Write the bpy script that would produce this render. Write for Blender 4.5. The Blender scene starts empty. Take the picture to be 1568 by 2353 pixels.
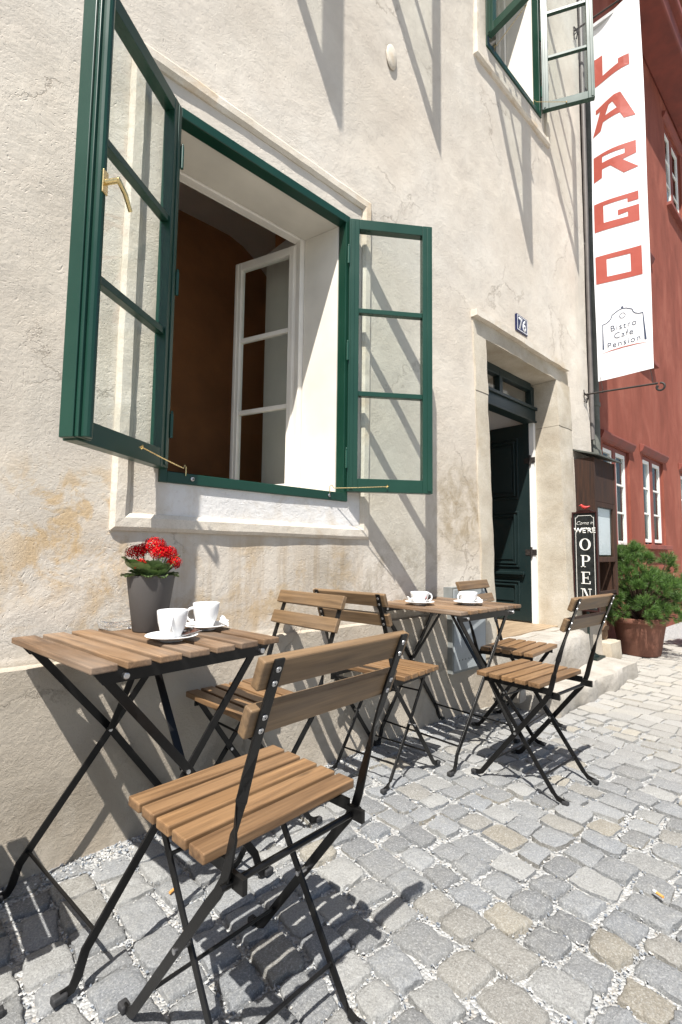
import bpy, bmesh, math, random
import numpy as np
from mathutils import Vector, Matrix, noise
R = math.radians
C = bpy.context.scene
COL = C.collection
random.seed(7); rng = np.random.default_rng(7)

# ------------------------------------------------------------------ camera
def cam_setup():
    y, p, r = R(46.914), R(4.553), R(.708)
    fw = Vector((math.cos(y)*math.cos(p), math.sin(y)*math.cos(p), math.sin(p)))
    rt = Vector((math.sin(y), -math.cos(y), 0)); up = rt.cross(fw)
    rt2 = rt*math.cos(r)+up*math.sin(r); up2 = -rt*math.sin(r)+up*math.cos(r)
    cd = bpy.data.cameras.new('camera'); cd.sensor_fit = 'HORIZONTAL'; cd.sensor_width = 36
    cd.lens = 1133.29/1568*36; cd.clip_start = .02; cd.clip_end = 2000
    o = bpy.data.objects.new('camera', cd); COL.objects.link(o)
    m = Matrix((rt2, up2, -fw)).transposed().to_4x4(); m.translation = (0, -1.736, .9642)
    o.matrix_world = m; C.camera = o
cam_setup()

# ------------------------------------------------------------------ light
SUN = Vector((.5, .33, -1)).normalized()
w = bpy.data.worlds.new("World"); C.world = w; w.use_nodes = True
nt = w.node_tree; bg = nt.nodes['Background']
sky = nt.nodes.new('ShaderNodeTexSky'); sky.sky_type = 'NISHITA'; sky.sun_disc = False
sky.sun_elevation = math.asin(-SUN.z); sky.sun_rotation = math.atan2(-SUN.x, -SUN.y)
sky.air_density = 1.0; sky.dust_density = 1.5
nt.links.new(sky.outputs[0], bg.inputs[0]); bg.inputs[1].default_value = .075
sl = bpy.data.lights.new('sun', 'SUN'); sl.energy = 5.0; sl.angle = R(.5); sl.color = (1, .965, .91)
so = bpy.data.objects.new('sun', sl); COL.objects.link(so)
so.rotation_euler = (-SUN).to_track_quat('Z', 'Y').to_euler(); so.location = (-3, -5, 12)
C.view_settings.view_transform = 'Standard'; C.view_settings.look = 'None'
C.view_settings.exposure = 0.85; C.view_settings.gamma = 1
C.render.resolution_x = 682; C.render.resolution_y = 1024

# ------------------------------------------------------------------ naming helpers
def tag(o, label=None, cat=None, group=None, kind=None):
    if label: o['label'] = label
    if cat: o['category'] = cat
    if group: o['group'] = group
    if kind: o['kind'] = kind
    return o
def empty(name, loc=(0, 0, 0), rz=0, parent=None):
    o = bpy.data.objects.new(name, None); o.empty_display_size = .05
    COL.objects.link(o); o.location = loc; o.rotation_euler = (0, 0, rz)
    if parent: o.parent = parent
    return o
def copy_tree(o, parent=None):
    c = o.copy(); COL.objects.link(c)
    if parent: c.parent = parent
    for ch in list(o.children): copy_tree(ch, c)
    return c

# ------------------------------------------------------------------ mesh builder
class MB:
    def __init__(s): s.v = []; s.f = []; s.m = []
    def add(s, vs, fs, mi=0):
        n = len(s.v); s.v += [tuple(v) for v in vs]
        s.f += [tuple(i+n for i in f) for f in fs]; s.m += [mi]*len(fs)
        return s
    def box(s, a, b, mi=0, mat=None):
        x0, y0, z0 = a; x1, y1, z1 = b
        if x0 > x1: x0, x1 = x1, x0
        if y0 > y1: y0, y1 = y1, y0
        if z0 > z1: z0, z1 = z1, z0
        vs = [(x0,y0,z0),(x1,y0,z0),(x1,y1,z0),(x0,y1,z0),(x0,y0,z1),(x1,y0,z1),(x1,y1,z1),(x0,y1,z1)]
        if mat: vs = [mat @ Vector(v) for v in vs]
        return s.add(vs, [(0,3,2,1),(4,5,6,7),(0,1,5,4),(1,2,6,5),(2,3,7,6),(3,0,4,7)], mi)
    def sweep(s, pts, wid, w, t, mi=0):
        """flat bar through pts; wid = width direction per point; w wide, t thick"""
        pts = [Vector(p) for p in pts]; n = len(pts); rings = []
        for i, p in enumerate(pts):
            d = (pts[min(i+1, n-1)]-pts[max(i-1, 0)]).normalized()
            a = Vector(wid[i] if isinstance(wid, list) else wid)
            a = (a-d*a.dot(d)).normalized(); b = d.cross(a)
            rings += [p+a*w/2+b*t/2, p-a*w/2+b*t/2, p-a*w/2-b*t/2, p+a*w/2-b*t/2]
        fs = [(0,1,2,3), tuple(4*(n-1)+k for k in (3,2,1,0))]
        for i in range(n-1):
            for k in range(4):
                a0 = 4*i+k; a1 = 4*i+(k+1) % 4
                fs.append((a0, a0+4, a1+4, a1))
        return s.add(rings, fs, mi)
    def tube(s, pts, r, seg=8, mi=0):
        pts = [Vector(p) for p in pts]; n = len(pts); vs = []
        ref = None
        for i, p in enumerate(pts):
            d = (pts[min(i+1, n-1)]-pts[max(i-1, 0)]).normalized()
            if ref is None: ref = d.orthogonal().normalized()
            ref = (ref-d*ref.dot(d)).normalized(); b = d.cross(ref)
            rr = r[i] if isinstance(r, (list, tuple)) else r
            for k in range(seg):
                t = 2*math.pi*k/seg; vs.append(p+ref*math.cos(t)*rr+b*math.sin(t)*rr)
        fs = [tuple(range(seg-1, -1, -1)), tuple((n-1)*seg+k for k in range(seg))]
        for i in range(n-1):
            for k in range(seg):
                fs.append((i*seg+k, i*seg+(k+1) % seg, (i+1)*seg+(k+1) % seg, (i+1)*seg+k))
        return s.add(vs, fs, mi)
    def lathe(s, prof, seg=32, c=(0, 0, 0), mi=0, caps=False):
        vs = []; n = len(prof)
        for r, z in prof:
            for k in range(seg):
                t = 2*math.pi*k/seg; vs.append((c[0]+r*math.cos(t), c[1]+r*math.sin(t), c[2]+z))
        fs = []
        for i in range(n-1):
            for k in range(seg):
                fs.append((i*seg+k, i*seg+(k+1) % seg, (i+1)*seg+(k+1) % seg, (i+1)*seg+k))
        if caps: fs.append(tuple(range(seg-1, -1, -1))); fs.append(tuple((n-1)*seg+k for k in range(seg)))
        return s.add(vs, fs, mi)
    def prism(s, poly, fn, t0, t1, mi=0):
        """poly: 2-D outline, fn(u,v,t)->xyz ; extruded t0..t1"""
        n = len(poly)
        vs = [fn(u, v, t0) for u, v in poly]+[fn(u, v, t1) for u, v in poly]
        fs = [tuple(range(n-1, -1, -1)), tuple(range(n, 2*n))]
        for i in range(n): j = (i+1) % n; fs.append((i, j, n+j, n+i))
        return s.add(vs, fs, mi)
    def build(s, name, mats, parent=None, bevel=0, smooth=False, seg=2, loc=None, autosm=None):
        me = bpy.data.meshes.new(name); me.from_pydata([tuple(v) for v in s.v], [], s.f)
        mats = mats if isinstance(mats, (list, tuple)) else [mats]
        for m in mats: me.materials.append(m)
        me.polygons.foreach_set('material_index', s.m)
        bm = bmesh.new(); bm.from_mesh(me); bmesh.ops.recalc_face_normals(bm, faces=bm.faces); bm.to_mesh(me); bm.free()
        if smooth: me.polygons.foreach_set('use_smooth', [True]*len(me.polygons))
        if autosm: me.set_sharp_from_angle(angle=R(autosm))
        o = bpy.data.objects.new(name, me); COL.objects.link(o)
        if parent: o.parent = parent
        if loc: o.location = loc
        if bevel:
            b = o.modifiers.new('bevel', 'BEVEL'); b.width = bevel; b.segments = seg; b.limit_method = 'ANGLE'; b.angle_limit = R(35)
        return o

def text_mesh(name, txt, size, mat, parent, fn, bold=0, spacing=1, shear=0, depth=.001):
    """letters as real geometry; fn maps (u,v,t)->xyz"""
    cu = bpy.data.curves.new(name, 'FONT'); cu.body = txt; cu.size = size; cu.align_x = 'CENTER'
    cu.offset = bold; cu.space_character = spacing; cu.shear = shear; cu.resolution_u = 3
    t = bpy.data.objects.new(name+'_tmp', cu); COL.objects.link(t)
    dg = bpy.context.evaluated_depsgraph_get(); dg.update()
    me = bpy.data.meshes.new_from_object(t.evaluated_get(dg)); bpy.data.objects.remove(t)
    bm = bmesh.new(); bm.from_mesh(me)
    g = bmesh.ops.extrude_face_region(bm, geom=bm.faces[:])
    for v in [e for e in g['geom'] if isinstance(e, bmesh.types.BMVert)]: v.co.z += depth
    for v in bm.verts: v.co = fn(v.co.x, v.co.y, v.co.z)
    bmesh.ops.recalc_face_normals(bm, faces=bm.faces)
    bm.to_mesh(me); bm.free(); me.materials.clear(); me.materials.append(mat)
    me.name = name; o = bpy.data.objects.new(name, me); COL.objects.link(o); o.parent = parent
    return o

# ------------------------------------------------------------------ materials
class M:
    def __init__(s, name):
        s.m = bpy.data.materials.new(name); s.m.use_nodes = True
        s.t = s.m.node_tree; s.b = s.t.nodes['Principled BSDF']; s.out = s.t.nodes['Material Output']
    def n(s, typ, **k):
        nd = s.t.nodes.new('ShaderNode'+typ)
        for a, v in k.items(): setattr(nd, a, v)
        return nd
    def l(s, a, b): s.t.links.new(a, b)
    def coord(s, scale=(1, 1, 1), kind='Object', off=None):
        tc = s.n('TexCoord'); mp = s.n('Mapping'); mp.inputs['Scale'].default_value = scale
        if kind == 'World':
            g = s.n('NewGeometry'); s.l(g.outputs['Position'], mp.inputs[0])
        else: s.l(tc.outputs[kind], mp.inputs[0])
        if off is not None: s.l(off, mp.inputs['Location'])
        return mp.outputs[0]
    def noise(s, vec, scale, detail=4, rough=.55, dist=0):
        nd = s.n('TexNoise'); nd.inputs['Scale'].default_value = scale; nd.inputs['Detail'].default_value = detail
        nd.inputs['Roughness'].default_value = rough; nd.inputs['Distortion'].default_value = dist
        if vec is not None: s.l(vec, nd.inputs['Vector'])
        return nd.outputs['Fac']
    def ramp(s, fac, stops, interp='LINEAR'):
        r = s.n('ValToRGB'); r.color_ramp.interpolation = interp
        el = r.color_ramp.elements
        while len(el) < len(stops): el.new(.5)
        for e, (p, c) in zip(el, stops):
            e.position = p; e.color = (c, c, c, 1) if isinstance(c, (int, float)) else (*c, 1)
        s.l(fac, r.inputs[0]); return r.outputs[0]
    def mix(s, fac, a, b, mode='MIX'):
        x = s.n('Mix', data_type='RGBA', blend_type=mode)
        for i, v in ((0, fac), (6, a), (7, b)):
            if hasattr(v, 'is_linked') or hasattr(v, 'links'): s.l(v, x.inputs[i])
            elif i == 0: x.inputs[0].default_value = v
            else: x.inputs[i].default_value = (*v, 1) if isinstance(v, tuple) else (v, v, v, 1)
        return x.outputs[2]
    def math(s, op, a, b=0.0, c=None):
        x = s.n('Math', operation=op)
        for i, v in enumerate((a, b) if c is None else (a, b, c)):
            if isinstance(v, (int, float)): x.inputs[i].default_value = v
            else: s.l(v, x.inputs[i])
        return x.outputs[0]
    def bump(s, h, dist=.002, strength=1.0, prev=None):
        b = s.n('Bump'); b.inputs['Distance'].default_value = dist; b.inputs['Strength'].default_value = strength
        s.l(h, b.inputs['Height'])
        if prev is not None: s.l(prev, b.inputs['Normal'])
        return b.outputs[0]
    def set(s, col=None, rough=None, spec=None, metal=None, norm=None, **k):
        for key, v in (('Base Color', col), ('Roughness', rough), ('Specular IOR Level', spec), ('Metallic', metal), ('Normal', norm)):
            if v is None: continue
            if isinstance(v, tuple): s.b.inputs[key].default_value = (*v, 1)
            elif isinstance(v, (int, float)): s.b.inputs[key].default_value = v
            else: s.l(v, s.b.inputs[key])
        for a, v in k.items(): s.b.inputs[a.replace('_', ' ')].default_value = v
        return s.m

def simple(name, col, rough=.5, metal=0, var=.12, scale=30, bump=.0003, spec=.5):
    m = M(name); c = m.coord()
    n = m.noise(c, scale, 5)
    lo = tuple(x*(1-var) for x in col); hi = tuple(min(1, x*(1+var)) for x in col)
    colr = m.ramp(n, [(.3, lo), (.7, hi)])
    n2 = m.noise(c, scale*4, 3)
    rr = m.ramp(n, [(.2, rough*.8), (.8, min(1, rough*1.2))])
    return m.set(colr, rr, spec, metal, m.bump(n2, bump))

def wood(name, axis, dark, light, rough=.55, grey=0.0):
    m = M(name); g = m.n('NewGeometry'); ri = g.outputs['Random Per Island']
    off = m.n('CombineXYZ')
    for i, k in enumerate((13.1, 7.7, 3.3)): m.l(m.math('MULTIPLY', ri, k), off.inputs[i])
    sc = [34, 34, 34]; sc[axis] = 2.2
    v = m.coord(tuple(sc), off=off.outputs[0])
    n1 = m.noise(v, 1.0, 6, .6, 1.2)
    sc2 = [160, 160, 160]; sc2[axis] = 6
    v2 = m.coord(tuple(sc2), off=off.outputs[0]); n2 = m.noise(v2, 1.0, 3, .6)
    sc3 = [9, 9, 9]; sc3[axis] = 3.5
    v3 = m.coord(tuple(sc3), off=off.outputs[0]); n3 = m.noise(v3, 1.0, 3, .5)
    mid = tuple((a+b)/2 for a, b in zip(dark, light))
    c = m.ramp(n1, [(.28, dark), (.5, mid), (.72, light)])
    c = m.mix(.5, c, m.ramp(n2, [(.3, .35), (.65, 1.0)]), 'MULTIPLY')
    tint = m.ramp(ri, [(0, (.66, .62, .58)), (.35, (.95, .92, .88)), (.7, (1.15, 1.12, 1.05)), (1, (1.45, 1.38, 1.22))])
    c = m.mix(1.0, c, tint, 'MULTIPLY')
    # knots
    vo = m.n('TexVoronoi'); vo.inputs['Scale'].default_value = 1; sk = [22, 22, 22]; sk[axis] = 5
    m.l(m.coord(tuple(sk), off=off.outputs[0]), vo.inputs['Vector'])
    kn = m.ramp(vo.outputs['Distance'], [(.05, 1.0), (.16, 0.0)])
    c = m.mix(m.math('MULTIPLY', kn, .55), c, tuple(x*.35 for x in dark))
    if grey: c = m.mix(m.math('MULTIPLY', m.ramp(n3, [(.4, 0.0), (.7, 1.0)]), grey), c, (.30, .27, .235))
    bp = m.bump(n2, .0006, .8)
    return m.set(c, m.ramp(n1, [(.2, rough*.85), (.8, min(1, rough*1.2))]), .4, 0, bp)

wood_seat = wood('acacia_seat', 0, (.105, .058, .029), (.275, .168, .088), .42)
wood_back = wood('acacia_back', 0, (.120, .074, .038), (.285, .185, .098), .5, .12)
wood_table = wood('weathered_acacia_table', 1, (.105, .062, .034), (.265, .168, .098), .6, .25)
wood_dark = wood('dark_brown_board', 2, (.018, .008, .005), (.070, .032, .018), .8)
black_metal = simple('black_powder_coat', (.0065, .0062, .006), .34, 0, .25, 60, .0002, .3)
rubber = simple('black_rubber', (.022, .022, .023), .7, 0, .3, 80)
steel = simple('zinc_screw', (.55, .55, .56), .3, 1.0, .1, 200, 0)
brass = simple('brass', (.72, .56, .27), .28, 1.0, .1, 120, 0)
porcelain = simple('white_porcelain', (.80, .80, .79), .12, 0, .01, 20, 0)
iron = simple('old_iron', (.035, .028, .024), .6, .3, .4, 60, .0006)

def paint(name, col, rough=.35, wear=.15):
    m = M(name); c = m.coord(); n = m.noise(c, 3, 5); n2 = m.noise(c, 45, 4)
    st = m.noise(m.coord((60, 60, 4)), 1, 3)
    col2 = tuple(x*1.25 for x in col)
    cc = m.ramp(n, [(.3, col), (.7, col2)])
    cc = m.mix(m.math('MULTIPLY', m.ramp(n2, [(.72, 0.0), (.80, 1.0)]), wear), cc, tuple(min(1, x*2+.05) for x in col))
    return m.set(cc, m.ramp(n, [(.2, rough*.8), (.8, rough*1.35)]), .45, 0, m.bump(st, .00025, .35))
green = paint('green_gloss_paint', (.0065, .037, .023), .3)
green_dark = paint('green_shade_paint', (.010, .052, .034), .35)
cream = paint('cream_window_paint', (.70, .66, .59), .4, .05)
white_board = paint('white_reveal_board', (.60, .56, .485), .6, .03)
door_green = paint('dark_teal_door_paint', (.009, .019, .019), .4, .5)

def glass():
    m = M('window_glass'); t = m.n('BsdfTransparent'); t.inputs[0].default_value = (.96, .98, .97, 1)
    g = m.n('BsdfGlossy'); g.inputs['Roughness'].default_value = .02
    fr = m.n('LayerWeight'); fr.inputs['Blend'].default_value = .5
    v = m.coord(kind='Object'); nb = m.bump(m.noise(v, 5, 2), .0015, .6); m.l(nb, g.inputs['Normal'])
    fac = m.math('MULTIPLY_ADD', m.math('POWER', fr.outputs['Facing'], 5.0), .55, .022)
    mx = m.n('MixShader'); m.l(fac, mx.inputs[0]); m.l(t.outputs[0], mx.inputs[1]); m.l(g.outputs[0], mx.inputs[2])
    m.l(mx.outputs[0], m.out.inputs[0]); return m.m
GLASS = glass()
def clear_glass():
    m = M('ashtray_glass'); return m.set((.97, .98, .98), .03, .5, 0, None, Transmission_Weight=.95, IOR=1.3)

def plaster():
    m = M('lime_render'); v = m.coord(kind='World')
    sx = m.n('SeparateXYZ'); m.l(v, sx.inputs[0]); X, Y, Z = sx.outputs
    big = m.noise(v, .9, 6, .6); med = m.noise(v, 4.5, 7, .62); fine = m.noise(v, 60, 6, .65)
    c = m.ramp(big, [(.3, (.550, .485, .400)), (.5, (.612, .556, .474)), (.72, (.665, .620, .548))])
    c = m.mix(m.ramp(med, [(.35, .42), (.65, 0.0)]), c, (.50, .44, .37))
    # rain streaks
    stk = m.noise(m.coord((5, 5, .5), 'World'), 1, 5, .6)
    c = m.mix(m.ramp(stk, [(.54, 0.0), (.75, .38)]), c, (.47, .43, .37))
    def box(lo, hi, a, b):   # soft band mask of a coordinate
        return m.math('MULTIPLY', m.ramp(m.math('DIVIDE', m.math('SUBTRACT', a, lo-b), 2*b), [(0, 0.0), (1, 1.0)]),
                      m.ramp(m.math('DIVIDE', m.math('SUBTRACT', a, hi-b), 2*b), [(0, 1.0), (1, 0.0)]))
    def blot(x0, x1, z0, z1, s, lo, hi, b=.12):
        q = m.math('MULTIPLY', box(x0, x1, X, b), box(z0, z1, Z, b))
        nn = m.noise(v, s, 7, .68, .4)
        return m.math('MULTIPLY', q, m.ramp(nn, [(lo, 0.0), (hi, 1.0)]))
    # hairline cracks, only in places
    ck = m.n('TexVoronoi', feature='DISTANCE_TO_EDGE'); ck.inputs['Scale'].default_value = 1.7
    wn = m.n('TexNoise'); wn.inputs['Scale'].default_value = 2.4; wn.inputs['Detail'].default_value = 8; wn.inputs['Roughness'].default_value = .7; m.l(v, wn.inputs['Vector'])
    m.l(m.mix(.34, v, wn.outputs['Color']), ck.inputs['Vector'])
    crack = m.math('MULTIPLY', m.ramp(ck.outputs['Distance'], [(.0, 1.0), (.006, 0.0)]), m.ramp(m.noise(v, 1.3, 3), [(.50, 0.0), (.58, 1.0)]))
    c = m.mix(m.math('MULTIPLY', crack, .45), c, (.26, .21, .16))
    # grime carried down below the sill trim and the doorway mould
    dr = m.noise(m.coord((16, 16, .8), 'World'), 1, 5, .7)
    c = m.mix(m.math('MULTIPLY', m.math('MULTIPLY', box(.6, 1.85, X, .03), box(.60, 1.02, Z, .06)), m.ramp(dr, [(.46, 0.0), (.66, .55)])), c, (.38, .29, .19))
    # ochre damp over the plinth and in the left crack
    c = m.mix(m.math('MULTIPLY', blot(.1, 1.75, .62, 1.0, 5.0, .47, .60, .10), .55), c, (.46, .31, .14))
    c = m.mix(m.math('MULTIPLY', blot(.28, .62, .82, 1.22, 9.0, .48, .58, .06), .6), c, (.52, .34, .14))
    c = m.mix(m.math('MULTIPLY', blot(1.5, 2.6, .62, 1.05, 4.2, .46, .60, .12), .6), c, (.28, .23, .16))
    c = m.mix(m.math('MULTIPLY', blot(2.42, 3.02, .98, 1.50, 9.0, .30, .62, .14), .8), c, (.24, .18, .10))
    # pale lime patch under the window
    c = m.mix(m.math('MULTIPLY', blot(.75, 1.82, 1.06, 1.24, 6, .30, .5, .03), .8), c, (.74, .73, .715))
    # base course is greyer, dirtier at the foot
    base = m.ramp(Z, [(0, 1.0), (.60, 1.0), (.63, 0.0)])
    c = m.mix(m.math('MULTIPLY', base, .55), c, (.40, .345, .27))
    c = m.mix(m.math('MULTIPLY', blot(-3, 5, -.2, .30, 3, .45, .62, .1), .5), c, (.31, .255, .19))
    # bumps: trowel marks, grit, pits
    wv = m.n('TexNoise'); wv.inputs['Scale'].default_value = 7; wv.inputs['Detail'].default_value = 2; m.l(v, wv.inputs['Vector'])
    wr = m.mix(.22, v, wv.outputs['Color'])
    tro = m.noise(wr, 30, 3, .55, 1.3)
    vo = m.n('TexVoronoi'); vo.inputs['Scale'].default_value = 75; m.l(wr, vo.inputs['Vector'])
    pit = m.ramp(vo.outputs['Distance'], [(.0, 0.0), (.25, 1.0)])
    b1 = m.bump(m.ramp(tro, [(.3, 0.0), (.7, 1.0)]), .0040, .14)
    pat = m.ramp(m.noise(v, 2.1, 5, .6, .6), [(.36, .15), (.62, 1.0)])
    gh = m.math('MULTIPLY', m.noise(v, 88, 8, .85), pat)
    b2 = m.bump(gh, .0070, .85, b1)
    b3 = m.bump(m.noise(v, 7, 5, .6), .020, .38, b2)
    pm = m.math('MULTIPLY', pit, 1.0)
    b4 = m.bump(pm, .0030, .55, b3)
    b4 = m.bump(m.math('MULTIPLY', m.noise(v, 38, 9, .8), base), .016, .7, b4)
    b4 = m.bump(m.math('MULTIPLY', crack, -1.0), .003, .8, b4)
    c = m.mix(m.ramp(fine, [(.60, 0.0), (.78, .4)]), c, (.38, .32, .25))
    return m.set(c, .9, .2, 0, b4)
PLASTER = plaster()

def stone(name, a, b, c3, scale=1.0, bump=.004, stain=(.30, .22, .12), st=.35, stain_z=None):
    m = M(name); v = m.coord(kind='World')
    n = m.noise(v, 3.5*scale, 7, .6); f = m.noise(v, 120*scale, 4, .7)
    c = m.ramp(n, [(.3, a), (.5, b), (.72, c3)])
    c = m.mix(m.ramp(f, [(.45, 0.0), (.72, .35)]), c, tuple(x*.55 for x in a))
    s2 = m.noise(v, 2.2*scale, 6, .65, .6)
    c = m.mix(m.ramp(s2, [(.55, 0.0), (.7, st)]), c, stain)
    b1 = m.bump(m.noise(v, 14*scale, 5, .6), bump*2, .5); b2 = m.bump(f, bump*.45, .6, b1)
    return m.set(c, .88, .25, 0, b2)
sandstone = stone('door_sandstone', (.38, .325, .25), (.48, .43, .345), (.58, .53, .45))
trim_stone = stone('window_trim_render', (.52, .455, .36), (.62, .56, .47), (.69, .64, .56), 1.4, .004, (.48, .33, .17), .65)
step_stone = stone('step_granite', (.30, .275, .235), (.39, .36, .315), (.46, .43, .385), 1.6, .010, (.40, .34, .26), .3)

def red_render():
    m = M('red_render'); v = m.coord((1, 1, .45), 'World')
    n = m.noise(v, 2.6, 7, .65, .5); f = m.noise(m.coord(kind='World'), 40, 4, .6); s = m.noise(m.coord((9, 9, .8), 'World'), 1, 5, .65)
    c = m.ramp(n, [(.25, (.17, .050, .032)), (.5, (.255, .076, .050)), (.75, (.35, .125, .085))])
    c = m.mix(m.ramp(s, [(.45, 0.0), (.75, .5)]), c, (.225, .075, .05))
    return m.set(c, .85, .2, 0, m.bump(f, .003, .6))
RED = red_render()
red_trim = simple('red_trim_paint', (.21, .055, .038), .7, 0, .25, 4, .001)

def cobble():
    m = M('granite_cobbles'); v = m.coord(kind='World'); g = m.n('NewGeometry'); ri = g.outputs['Random Per Island']
    tone = m.ramp(ri, [(0, (.205, .210, .213)), (.22, (.262, .270, .276)), (.42, (.232, .238, .241)), (.55, (.300, .300, .290)), (.72, (.265, .255, .232)), (.82, (.295, .270, .222)), (.88, (.24, .25, .26)), (1, (.33, .325, .305))], 'CONSTANT')
    tone2 = m.ramp(m.math('FRACT', m.math('MULTIPLY', ri, 37.3)), [(0, .90), (1, 1.16)])
    c = m.mix(1.0, tone, tone2, 'MULTIPLY')
    f = m.noise(v, 190, 6, .75); md = m.noise(v, 42, 7, .7); bg_ = m.noise(v, 1.3, 4, .6)
    c = m.mix(m.ramp(f, [(.35, .55), (.5, 0.0)]), c, m.mix(.5, c, (.05, .05, .05), 'MULTIPLY'))
    c = m.mix(m.ramp(f, [(.52, 0.0), (.68, .75)]), c, (.55, .55, .53))
    gr = m.noise(v, 420, 3, .6); c = m.mix(m.ramp(gr, [(.30, .6), (.46, 0.0)]), c, (.09, .09, .09))
    c = m.mix(m.ramp(md, [(.5, 0.0), (.75, .45)]), c, (.34, .335, .31))
    c = m.mix(m.ramp(bg_, [(.5, 0.0), (.75, .3)]), c, (.38, .36, .31))
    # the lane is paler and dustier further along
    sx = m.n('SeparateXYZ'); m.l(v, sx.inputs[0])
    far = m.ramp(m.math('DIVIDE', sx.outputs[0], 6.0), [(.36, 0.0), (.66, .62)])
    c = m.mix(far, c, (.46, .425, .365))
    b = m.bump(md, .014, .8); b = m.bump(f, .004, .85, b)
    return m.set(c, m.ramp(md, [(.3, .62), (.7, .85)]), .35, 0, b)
COBBLE = cobble()
def gravel():
    m = M('joint_gravel'); v = m.coord(kind='World')
    vo = m.n('TexVoronoi'); vo.inputs['Scale'].default_value = 130; m.l(v, vo.inputs['Vector'])
    sp = m.n('SeparateColor'); m.l(vo.outputs['Color'], sp.inputs[0])
    c = m.ramp(sp.outputs[0], [(0, (.16, .165, .17)), (.25, (.34, .34, .33)), (.5, (.33, .335, .33)), (.8, (.45, .45, .44)), (1, (.30, .28, .25))])
    h = m.math('MULTIPLY', vo.outputs['Distance'], -1.0)
    b = m.bump(h, .006, .9); b = m.bump(sp.outputs[1], .003, .8, b)
    return m.set(c, .85, .25, 0, b)
GRAVEL = gravel()
def chips():
    m = M('stone_chips'); g = m.n('NewGeometry'); ri = g.outputs['Random Per Island']
    c = m.ramp(ri, [(0, (.10, .115, .14)), (.2, (.20, .22, .245)), (.45, (.30, .31, .32)), (.65, (.38, .38, .37)), (.86, (.50, .50, .485)), (1, (.45, .42, .37))])
    return m.set(c, .8, .3)
CHIPS = chips()

# ================================================================== THE CREAM BUILDING
KX = lambda x: 1.0173*x
KZ = lambda z: .9642+1.0173*(z-.9642)
KY = lambda y: 1.0173*y+.030
def K(x, y, z): return (KX(x), KY(y), KZ(z))
YW = .030                                     # plane of the rendered wall
house = tag(empty('old_house', (2.4, .3, 0)), 'old cream plastered house with green casement windows standing open and a stone doorway', 'building')
def hp(o):                                    # parent to the house, keeping world coordinates
    o.parent = house; o.matrix_parent_inverse = Matrix.Translation((-2.4, -.3, 0)); return o
def batter(x, z):
    s = min(1, max(0, (x-2.35)/.6)); s = s*s*(3-2*s)
    return s*.030*max(0, 2.55-z)
DX0, DX1, DZ1 = KX(2.95), KX(4.07), KZ(2.425)                 # door opening
MAIN = (KX(.72), KX(1.655), KZ(1.205), KZ(2.665))
UPA = (KX(.72), KX(1.655), KZ(4.60), KZ(6.02))
UPB = (KX(3.02), KX(3.90), KZ(4.67), KZ(6.09))
CORNER = 4.86
holes = [MAIN, UPA, UPB, (DX0, DX1, .37, DZ1)]
def facade():
    xs = set(np.round(np.arange(-4.5, CORNER, .045), 4)) | {CORNER}
    zs = set(np.round(np.arange(-.1, 8.6, .045), 4)) | {.60, .607, .37}
    for h in holes:
        xs |= {h[0], h[1]}; zs |= {h[2], h[3]}
    def clean(st, keep):
        st = sorted(st); out = []
        for a in st:
            if out and a-out[-1] < .012 and not (a in keep and out[-1] in keep):
                if a in keep: out[-1] = a
                continue
            out.append(a)
        return out
    kx = {CORNER}; kz = {.60, .607, .37}
    for h in holes: kx |= {h[0], h[1]}; kz |= {h[2], h[3]}
    xs = clean(xs, kx); zs = clean(zs, kz)
    nx, nz = len(xs), len(zs); vs = []
    for z in zs:
        for x in xs:
            y = YW-batter(x, z)
            pl = 1 if z <= .6 else 0
            d = min([max(h[0]-x, x-h[1], h[2]-z, z-h[3], 0) for h in holes]); k = min(1, d/.10)
            n1 = noise.noise((x*1.1, 3.3, z*1.1))*.010+noise.noise((x*4.2, 7.7, z*4.2))*.0035
            if pl:
                y -= .026+noise.noise((x*2.0, 1.2, z*2.4))*.014+noise.noise((x*9, 4, z*9))*.004+max(0, .12-z)*.12
                y += .022*min(1, max(0, x-2.5)/.4)
            else: y -= n1*k
            vs.append((x, y, z))
    fs = []
    for j in range(nz-1):
        for i in range(nx-1):
            cx_, cz_ = (xs[i]+xs[i+1])/2, (zs[j]+zs[j+1])/2
            if any(h[0] < cx_ < h[1] and h[2] < cz_ < h[3] for h in holes): continue
            a = j*nx+i; fs.append((a, a+1, a+nx+1, a+nx))
    b = MB(); b.add(vs, fs)
    # end wall round the corner and the rear / roof line
    b.box((-4.5, .60, -.1), (-4.3, 7, 8.6)); b.box((CORNER-.25, YW+.012, -.1), (CORNER-.002, 7, 8.6)); b.box((-4.5, 6.8, -.1), (CORNER-.01, 7, 8.6))
    o = b.build('wall', PLASTER, smooth=True, autosm=40); return hp(o)
facade()
b = MB(); b.box((-4.7, -.35, 8.6), (5.05, 7.3, 8.8)); b.prism([(-.45, 8.8), (7.4, 8.8), (3.5, 12.2)], lambda u, v, t: (t, u, v), -4.8, 5.1)
hp(b.build('roof', simple('clay_roof', (.23, .085, .05), .8, 0, .3, 8, .004)))

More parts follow.
